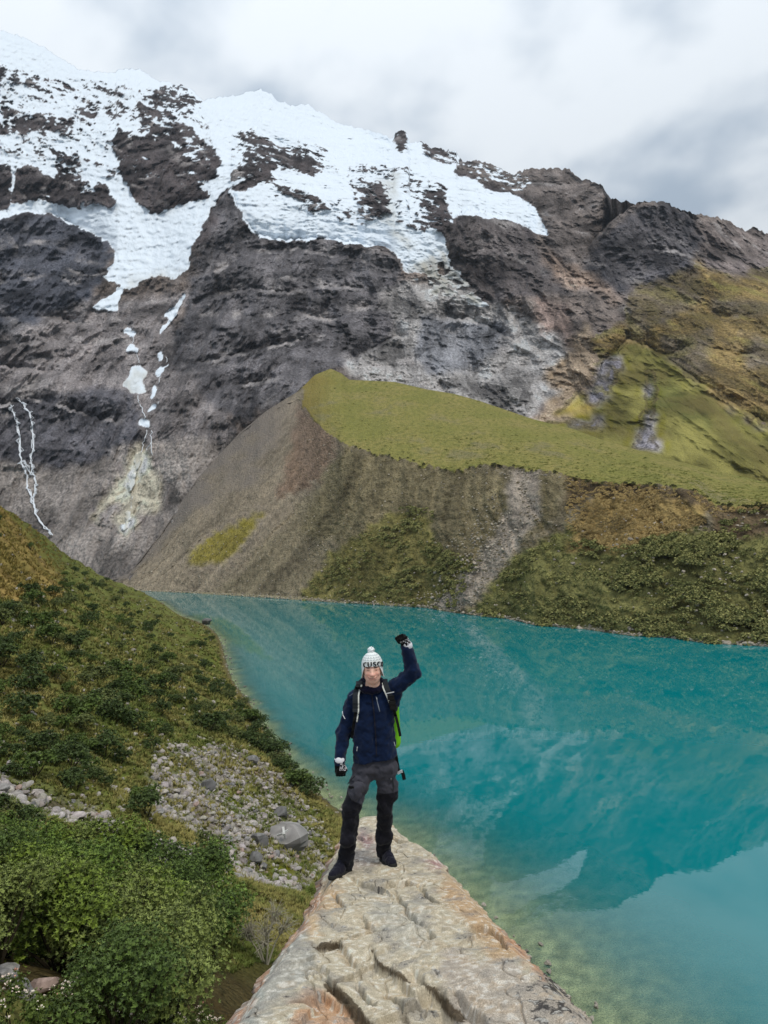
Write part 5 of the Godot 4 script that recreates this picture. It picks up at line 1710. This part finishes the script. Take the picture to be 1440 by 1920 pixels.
func build_stones(scree: Array) -> void:
	var sm := land(tex(noise(141, 0.04, 5), 256, 0.75, 1.0), null, 0.7, 0.0, 0.25, 0.9)
	var greys := [lin(186, 182, 176), lin(168, 164, 160), lin(150, 148, 146), lin(196, 184, 172), lin(182, 158, 146), lin(128, 126, 124)]
	var rocks := []
	for k in 9: rocks.append(make_stone(150 + k, greys[k % 6], [0.75, 0.6, 0.85][k % 3]))
	# the large ones, each with its own look
	for q in [["boulder", 536, 1590, 72, 0.7, 1, "big pale grey boulder with a white cross mark beside the stony scree", "boulder"], ["boulder", 486, 1590, 34, 1.0, 2, "grey upright rock left of the boulder with a white cross mark", "boulder"], ["boulder", 478, 1612, 30, 0.8, 5, "dark greenish rock leaning below the grey upright rock", "boulder"], ["boulder", 386, 1478, 34, 0.9, 5, "rounded dark grey rock on the mossy part of the scree", "boulder"], ["boulder", 525, 1530, 30, 0.9, 5, "dark grey rock at the right edge of the scree", "boulder"], ["boulder", 472, 1440, 22, 0.9, 2, "grey rock at the upper right rim of the scree", "boulder"], ["boulder", 424, 1570, 24, 0.8, 1, "light grey rock in the middle of the scree", "boulder"],
			["boulder", 390, 1170, 20, 0.8, 5, "dark boulder standing in the lake off the headland", "boulder"], ["boulder", 14, 1890, 46, 0.8, 1, "mossy pale boulder in the bottom left corner", "boulder"], ["boulder", 50, 1925, 40, 1.0, 2, "grey boulder below the mossy pale boulder", "boulder"], ["boulder", 88, 1925, 44, 0.9, 4, "pinkish grey boulder among the flowering shrubs", "boulder"], ["boulder", 445, 1660, 22, 0.8, 1, "light grey stone at the foot of the scree beside the shrubs", "boulder"]]:
		var w := at(q[1], q[2], wd(q[1], q[2])) if q[2] == 1170 else hill_point(q[1], q[2])
		var s: float = q[3] * (w - CAM).length() / F
		var o := base(q[0], w + Vector3(0, s * 0.18, 0))
		var m := put("stone", make_stone(170 + int(q[1]), greys[q[5]], q[4]), sm, o)
		m.scale = Vector3.ONE * s
		m.rotation.y = rng.randf() * TAU
		tag(o, q[6], q[7])
		if q[3] == 72:
			var mk := lin(226, 226, 222)
			for c in [[-11, 2, 10, -6], [1, -12, 4, 8]]:
				var a := w + Vector3(c[0] * s / 72.0 * 0.9, s * 0.42 - c[1] * s / 72.0, s * 0.30)
				var b := w + Vector3(c[2] * s / 72.0 * 0.9, s * 0.42 - c[3] * s / 72.0, s * 0.30)
				var mid := a.lerp(b, 0.5) + Vector3(0, 0, 0.06 * s)
				put("cross_mark", ribbon([a - w - Vector3(0, s * 0.18, 0), mid - w - Vector3(0, s * 0.18, 0), b - w - Vector3(0, s * 0.18, 0)], [Vector3(0, 1, 0.3) if absf(c[0] - c[2]) > 8 else Vector3(1, 0, 0)], 0.05 * s, 0.03, mk), cloth(0.9, 0.2), o)
	# 300 of the loose stones one by one, the finer ones as one bed of stones
	var singles := []
	var spots := []
	var tints := []
	var share := noise(142, 1.0 / 3.0, 3)
	var tries := 0
	while spots.size() < 7000 and tries < 60000:
		tries += 1
		var p: PackedVector2Array = scree[0] if rng.randf() < 0.72 else scree[1]
		var q := Vector2(rng.randf_range(-20, 630), rng.randf_range(1385, 1695))
		var on_bed := Geometry2D.is_point_in_polygon(q, p)
		if not on_bed and rng.randf() < 0.985: continue
		var w := hill_point(q.x, q.y)
		if on_bed and share.get_noise_2d(w.x, w.z) < -0.06 and rng.randf() < 0.85: continue
		if w.y < 0.3: continue
		var s := 0.12 + 0.62 * pow(rng.randf(), 5.0)
		var px := s / (w - CAM).length() * F
		if px > 6.5 and singles.size() < 300 and on_bed:
			singles.append([w, s])
			continue
		spots.append(Transform3D(turned(Vector3(s, s * rng.randf_range(0.7, 1.1), s), 0.5), w + Vector3(0, s * 0.15, 0)))
		var t := rng.randf_range(0.6, 1.15)
		tints.append(Color(t, t * rng.randf_range(0.93, 1.0), t * rng.randf_range(0.88, 1.0)))
	for q in singles:
		var o := put("stone" if counts.get("stone", 0) == 0 else "stone_%03d" % counts.stone, rocks[rng.randi() % 9], sm)
		counts.stone = counts.get("stone", 0) + 1
		o.transform = Transform3D(turned(Vector3.ONE * q[1], 0.5), q[0] + Vector3(0, q[1] * 0.2, 0))
		tag(o, "loose pale stone lying in the scree left of the boulder", "stone", "loose stones of the scree")
	many("scree_gravel", make_stone(149, lin(196, 190, 184), 0.7), sm, spots, tints)
	# pale stones strewn over the slopes
	spots = []; tints = []
	for k in 900:
		var u := rng.randf_range(-20, 600)
		var v := rng.randf_range(along(H_TOP, u) + 6.0, 1560.0)
		if u > 400 and v < 1260: continue
		var w := hill_point(u, v)
		if w.y < 0.15: continue
		var s := rng.randf_range(0.15, 0.5) * clampf((w - CAM).length() / 60.0, 0.6, 2.2)
		spots.append(Transform3D(turned(Vector3.ONE * s, 0.5), w + Vector3(0, s * 0.1, 0)))
		var t := rng.randf_range(0.6, 1.0)
		tints.append(Color(t, t * 0.97, t * 0.93))
	for k in 700:                                          # a rim of stones at the water's edge
		var i := rng.randi() % (shore_plan.size() - 1)
		var q := shore_plan[i].lerp(shore_plan[i + 1], rng.randf())
		var s := rng.randf_range(0.15, 0.6)
		spots.append(Transform3D(turned(Vector3.ONE * s, 0.5), Vector3(q.x + rng.randfn() * 0.9, 0.05, q.y + rng.randfn() * 0.9)))
		var t := rng.randf_range(0.45, 0.95)
		tints.append(Color(t, t * 0.97, t * 0.9))
	many("scattered_stones", make_stone(148, lin(200, 194, 184), 0.7), sm, spots, tints)

func tussock(sd: int, blades: int) -> ArrayMesh:
	var r := RandomNumberGenerator.new()
	r.seed = sd
	var st := SurfaceTool.new()
	st.begin(Mesh.PRIMITIVE_TRIANGLES)
	st.set_smooth_group(-1)
	for k in blades:
		var a := r.randf() * TAU
		var out := Vector3(cos(a), 0, sin(a))
		var s := Vector3(-out.z, 0, out.x)
		var b := out * r.randf() * 0.25
		var m := b + out * 0.16 + Vector3(0, r.randf_range(0.3, 0.5), 0)
		var t := m + out * r.randf_range(0.15, 0.4) + Vector3(0, r.randf_range(0.1, 0.4), 0)
		var c := Color(1, 1, 1) * r.randf_range(0.75, 1.0)
		for q: Vector3 in [b - s * 0.06, m - s * 0.045, m + s * 0.045, b - s * 0.06, m + s * 0.045, b + s * 0.06, m - s * 0.045, t, m + s * 0.045]:
			st.set_color(c)
			st.add_vertex(q)
	st.generate_normals()
	return st.commit()

func build_grass(scree: Array) -> void:
	var spots := []
	var tints := []
	var tone := noise(161, 1.0 / 12.0, 4)
	for k in 52000:
		var u := rng.randf_range(-60, 660) if k < 42000 else rng.randf_range(640, 1180)
		var v := rng.randf_range(along(H_TOP, u) + 2.0, 1800.0 if k < 42000 else 2060.0)
		if u > 390 and v < 1255 and u > along([Vector2(1170, 385), Vector2(1210, 412), Vector2(1260, 420)], v): continue
		if in_any(Vector2(u, v), scree) and rng.randf() < 0.55: continue
		var w := hill_point(u, v)
		if w.y < 0.35: continue
		var s := rng.randf_range(0.25, 0.6) * clampf((w - CAM).length() / 55.0, 0.5, 2.4)
		spots.append(Transform3D(turned(Vector3(s, s * rng.randf_range(0.5, 0.9), s), 0.2), w - Vector3(0, 0.03, 0)))
		var t := clampf(0.5 + 1.4 * tone.get_noise_2d(w.x, w.z) + rng.randfn() * 0.22, 0.0, 1.0)
		var c := lin(104, 116, 58).lerp(lin(154, 144, 86), t)
		if rng.randf() < 0.25: c = c.lerp(lin(92, 92, 52), 0.7)
		if u < 120 and v < 1130: c = c.lerp(lin(162, 138, 80), 0.6)
		tints.append(c)
	many("grass", tussock(162, 12), tinted(Color.WHITE, 0.85, 0.15, 0.3), spots, tints)

func clump(sd: int) -> ArrayMesh:
	var r := RandomNumberGenerator.new()
	r.seed = sd
	var st := SurfaceTool.new()
	st.begin(Mesh.PRIMITIVE_TRIANGLES)
	st.set_smooth_group(-1)
	for k in 46:
		var d := Vector3(r.randfn(), absf(r.randfn()) * 0.8 + 0.1, r.randfn()).normalized()
		var p := d * Vector3(0.5, 0.45, 0.5) * r.randf_range(0.55, 1.0)
		var s := d.cross(Vector3(r.randfn(), r.randfn(), r.randfn())).normalized()
		var t := r.randf_range(0.7, 1.0)
		leaf(st, p, (d * 0.6 + s).normalized(), d.cross(s).normalized(), 0.34, 0.26, Color(t, t, t))
	st.generate_normals()
	return st.commit()

func build_far_scrub() -> void:
	var spots := []
	var tints := []
	var dens := noise(171, 1.0 / 22.0, 4)
	var foot := [poly([590, 1140, 560, 1120, 640, 1030, 740, 950, 810, 950, 830, 1030, 900, 1050, 850, 1150]), poly([890, 1160, 960, 1050, 1060, 990, 1150, 1030, 1300, 990, 1360, 960, 1520, 950, 1520, 1230, 1000, 1185])]
	var brush := poly([1060, 895, 1300, 920, 1340, 950, 1520, 955, 1520, 1010, 1330, 1000, 1150, 1035, 1060, 1040])
	for k in 16000:
		var u := rng.randf_range(330, 1520)
		var t := rng.randf()
		var q := moraine_point(u, t)
		var at2 := Vector2(u, q[0])
		var p := at(u, q[0], q[1])
		var n := dens.get_noise_2d(p.x * 1.3, p.y * 2.0)
		var size := 0.0
		var c := lin(66, 74, 38)
		if in_any(at2, [foot[0], foot[1]]):
			if (n < 0.02 and rng.randf() < 0.85) or rng.randf() < 0.3: continue
			size = rng.randf_range(0.7, 2.5) * (1.0 + 0.5 * n)
			c = lin(104, 108, 66).lerp(lin(164, 160, 102), rng.randf())
		elif Geometry2D.is_point_in_polygon(at2, brush):
			size = rng.randf_range(0.6, 1.5)
			c = lin(204, 178, 122).lerp(lin(132, 116, 82), clampf(rng.randf() * 0.55 - n, 0, 1))
		else:
			if rng.randf() < 0.75 or u < 560: continue
			size = rng.randf_range(0.4, 1.0)
			c = lin(122, 112, 80)
		spots.append(Transform3D(turned(Vector3(size, size * rng.randf_range(0.6, 1.0), size), 0.1), p + Vector3(0, -0.1, 0.4)))
		tints.append(c)
	for k in 90:                                           # the broken edge is fringed with dark bushes
		var u := rng.randf_range(640, 1520)
		var q := moraine_point(u, 1.0 + rng.randfn() * 0.012)
		if dens.get_noise_2d(u * 0.4, 9.0) < -0.12 and rng.randf() < 0.8: continue
		var size := rng.randf_range(0.5, 1.7)
		spots.append(Transform3D(turned(Vector3.ONE * size, 0.1), at(u, q[0], q[1]) + Vector3(0, 0.1, 0)))
		tints.append(lin(92, 92, 60))
	many("far_scrub", clump(172), tinted(Color.WHITE, 0.9, 0.15), spots, tints)
	# tussocks on the green back and the turf behind
	spots = []; tints = []
	for k in 6000:
		var u := rng.randf_range(560, 1500)
		var t := 1.01 + 0.97 * rng.randf()
		var q := moraine_point(u, t)
		var p := at(u, q[0], q[1])
		var size := rng.randf_range(0.3, 0.75) * (2.4 if rng.randf() < 0.10 else 1.0)
		spots.append(Transform3D(turned(Vector3(size, size * 0.5, size), 0.1), p))
		var n := dens.get_noise_2d(p.x, p.z)
		tints.append(lin(140, 146, 78).lerp(lin(166, 160, 98), clampf(rng.randf() * 0.7 + 0.5 * n, 0, 1)))
	many("far_tussocks", clump(173), tinted(Color.WHITE, 0.9, 0.15), spots, tints)
	for k in 9000:
		var q := Vector2(rng.randf_range(1060, 1500), rng.randf_range(520, 940))
		var spur := Geometry2D.is_point_in_polygon(q, poly([1085, 820, 1120, 700, 1180, 645, 1240, 675, 1330, 740, 1440, 805, 1500, 830, 1500, 935, 1440, 920, 1260, 870, 1120, 830]))
		var dry := Geometry2D.is_point_in_polygon(q, poly([1185, 560, 1310, 505, 1360, 525, 1440, 515, 1500, 520, 1500, 800, 1440, 785, 1330, 735, 1190, 640]))
		if not spur and not dry: continue
		var p := mountain_at(q.x, q.y)
		var n := dens.get_noise_2d(p.x * 0.6, p.y * 0.9)
		if n < -0.1 and rng.randf() < 0.6: continue
		var size := rng.randf_range(0.8, 2.4)
		spots.append(Transform3D(turned(Vector3(size, size * 0.55, size), 0.1), p))
		tints.append((lin(74, 78, 44).lerp(lin(150, 142, 88), rng.randf()) if spur else lin(162, 138, 94).lerp(lin(88, 76, 54), rng.randf())))
	# stones at the far waterline and on the fans
	spots = []; tints = []
	for k in 2600:
		var u := rng.randf_range(250, 1500)
		var t := absf(rng.randfn()) * 0.012 if k < 900 else rng.randf()
		if k >= 900 and u > 640 and rng.randf() < 0.5: u = lerpf(820.0, 1000.0, t) + rng.randfn() * 25.0
		var q := moraine_point(u, clampf(t, 0.0, 0.97))
		var s := rng.randf_range(0.5, 1.5) * (1.4 if rng.randf() < 0.06 else 0.8)
		spots.append(Transform3D(turned(Vector3.ONE * s, 0.5), at(u, q[0], q[1]) + Vector3(0, 0.1, 0.3)))
		var g := rng.randf_range(0.5, 0.95)
		tints.append(Color(g, g * 0.96, g * 0.9))
	many("far_stones", make_stone(147, lin(190, 182, 170), 0.7), tinted(Color.WHITE, 0.95, 0.2), spots, tints)

func mountain_at(u: float, v: float) -> Vector3:
	var i := m_us.bsearch(u)
	i = clampi(i, 0, m_us.size() - 1)
	var t := (v - m_v0[i]) / (m_v1[i] - m_v0[i])
	var j := clampi(int(t * (m_rows - 1)), 0, m_rows - 1)
	return m_net.pos[j * m_us.size() + i]

func build_water() -> void:
	var foam := tinted(Color.WHITE, 0.6, 0.4)
	var wob := noise(181, 0.35, 2)
	var falls := [
		["waterfall", "left strand of the twin white waterfalls on the dark cliff", [[20, 758, 24, 772, 31, 792, 37, 820, 36, 848, 41, 872, 50, 890, 50, 914, 61, 934, 66, 962, 80, 984, 102, 1006], [36, 868, 44, 862, 52, 880, 60, 892]], 0.85],
		["waterfall", "right strand of the twin white waterfalls on the dark cliff", [[28, 744, 42, 756, 54, 772, 60, 798, 62, 824, 58, 858, 58, 880, 67, 900, 64, 920, 61, 934], [54, 772, 62, 770]], 0.75],
		["meltwater_stream", "thin stream running from the snow gully to the pale debris cone", [[258, 740, 259, 752, 265, 764, 269, 776, 272, 786], [274, 806, 268, 830, 264, 850], [283, 806, 282, 828, 272, 846], [282, 828, 284, 858]], 0.6],
		["meltwater_stream", "short stream between the upper snow patches of the gully", [[250, 632, 246, 644], [256, 660, 260, 684], [312, 668, 310, 682], [300, 706, 294, 722], [296, 752, 294, 758]], 0.6]]
	for f in falls:
		var o := base(f[0], mountain_at(f[2][0][0], f[2][0][1]))
		tag(o, f[1], "waterfall" if f[0] == "waterfall" else "stream")
		for run in f[2]:
			var pl := poly(run)
			for strand in (4 if f[0] == "waterfall" else 1):
				var pts := []
				for i in pl.size() - 1:
					for k in 5:
						var q := pl[i].lerp(pl[i + 1], k / 5.0)
						q.x += 2.6 * wob.get_noise_2d(q.y + 40.0 * strand, q.x) + (strand * 3.4 * wob.get_noise_2d(q.y * 0.3, 77.0))
						var p := mountain_at(q.x, q.y)
						pts.append(p + (CAM - p).normalized() * 2.5 - o.position)
				if pts.size() > 2:
					put("strand", ribbon(pts, [Vector3(1, 0, 0), Vector3(1, 0.2, 0)], f[3] * (1.0 - 0.2 * strand) * (0.8 if pl.size() < 5 else 1.0), 0.5, lin(214, 218, 222)), foam, o)
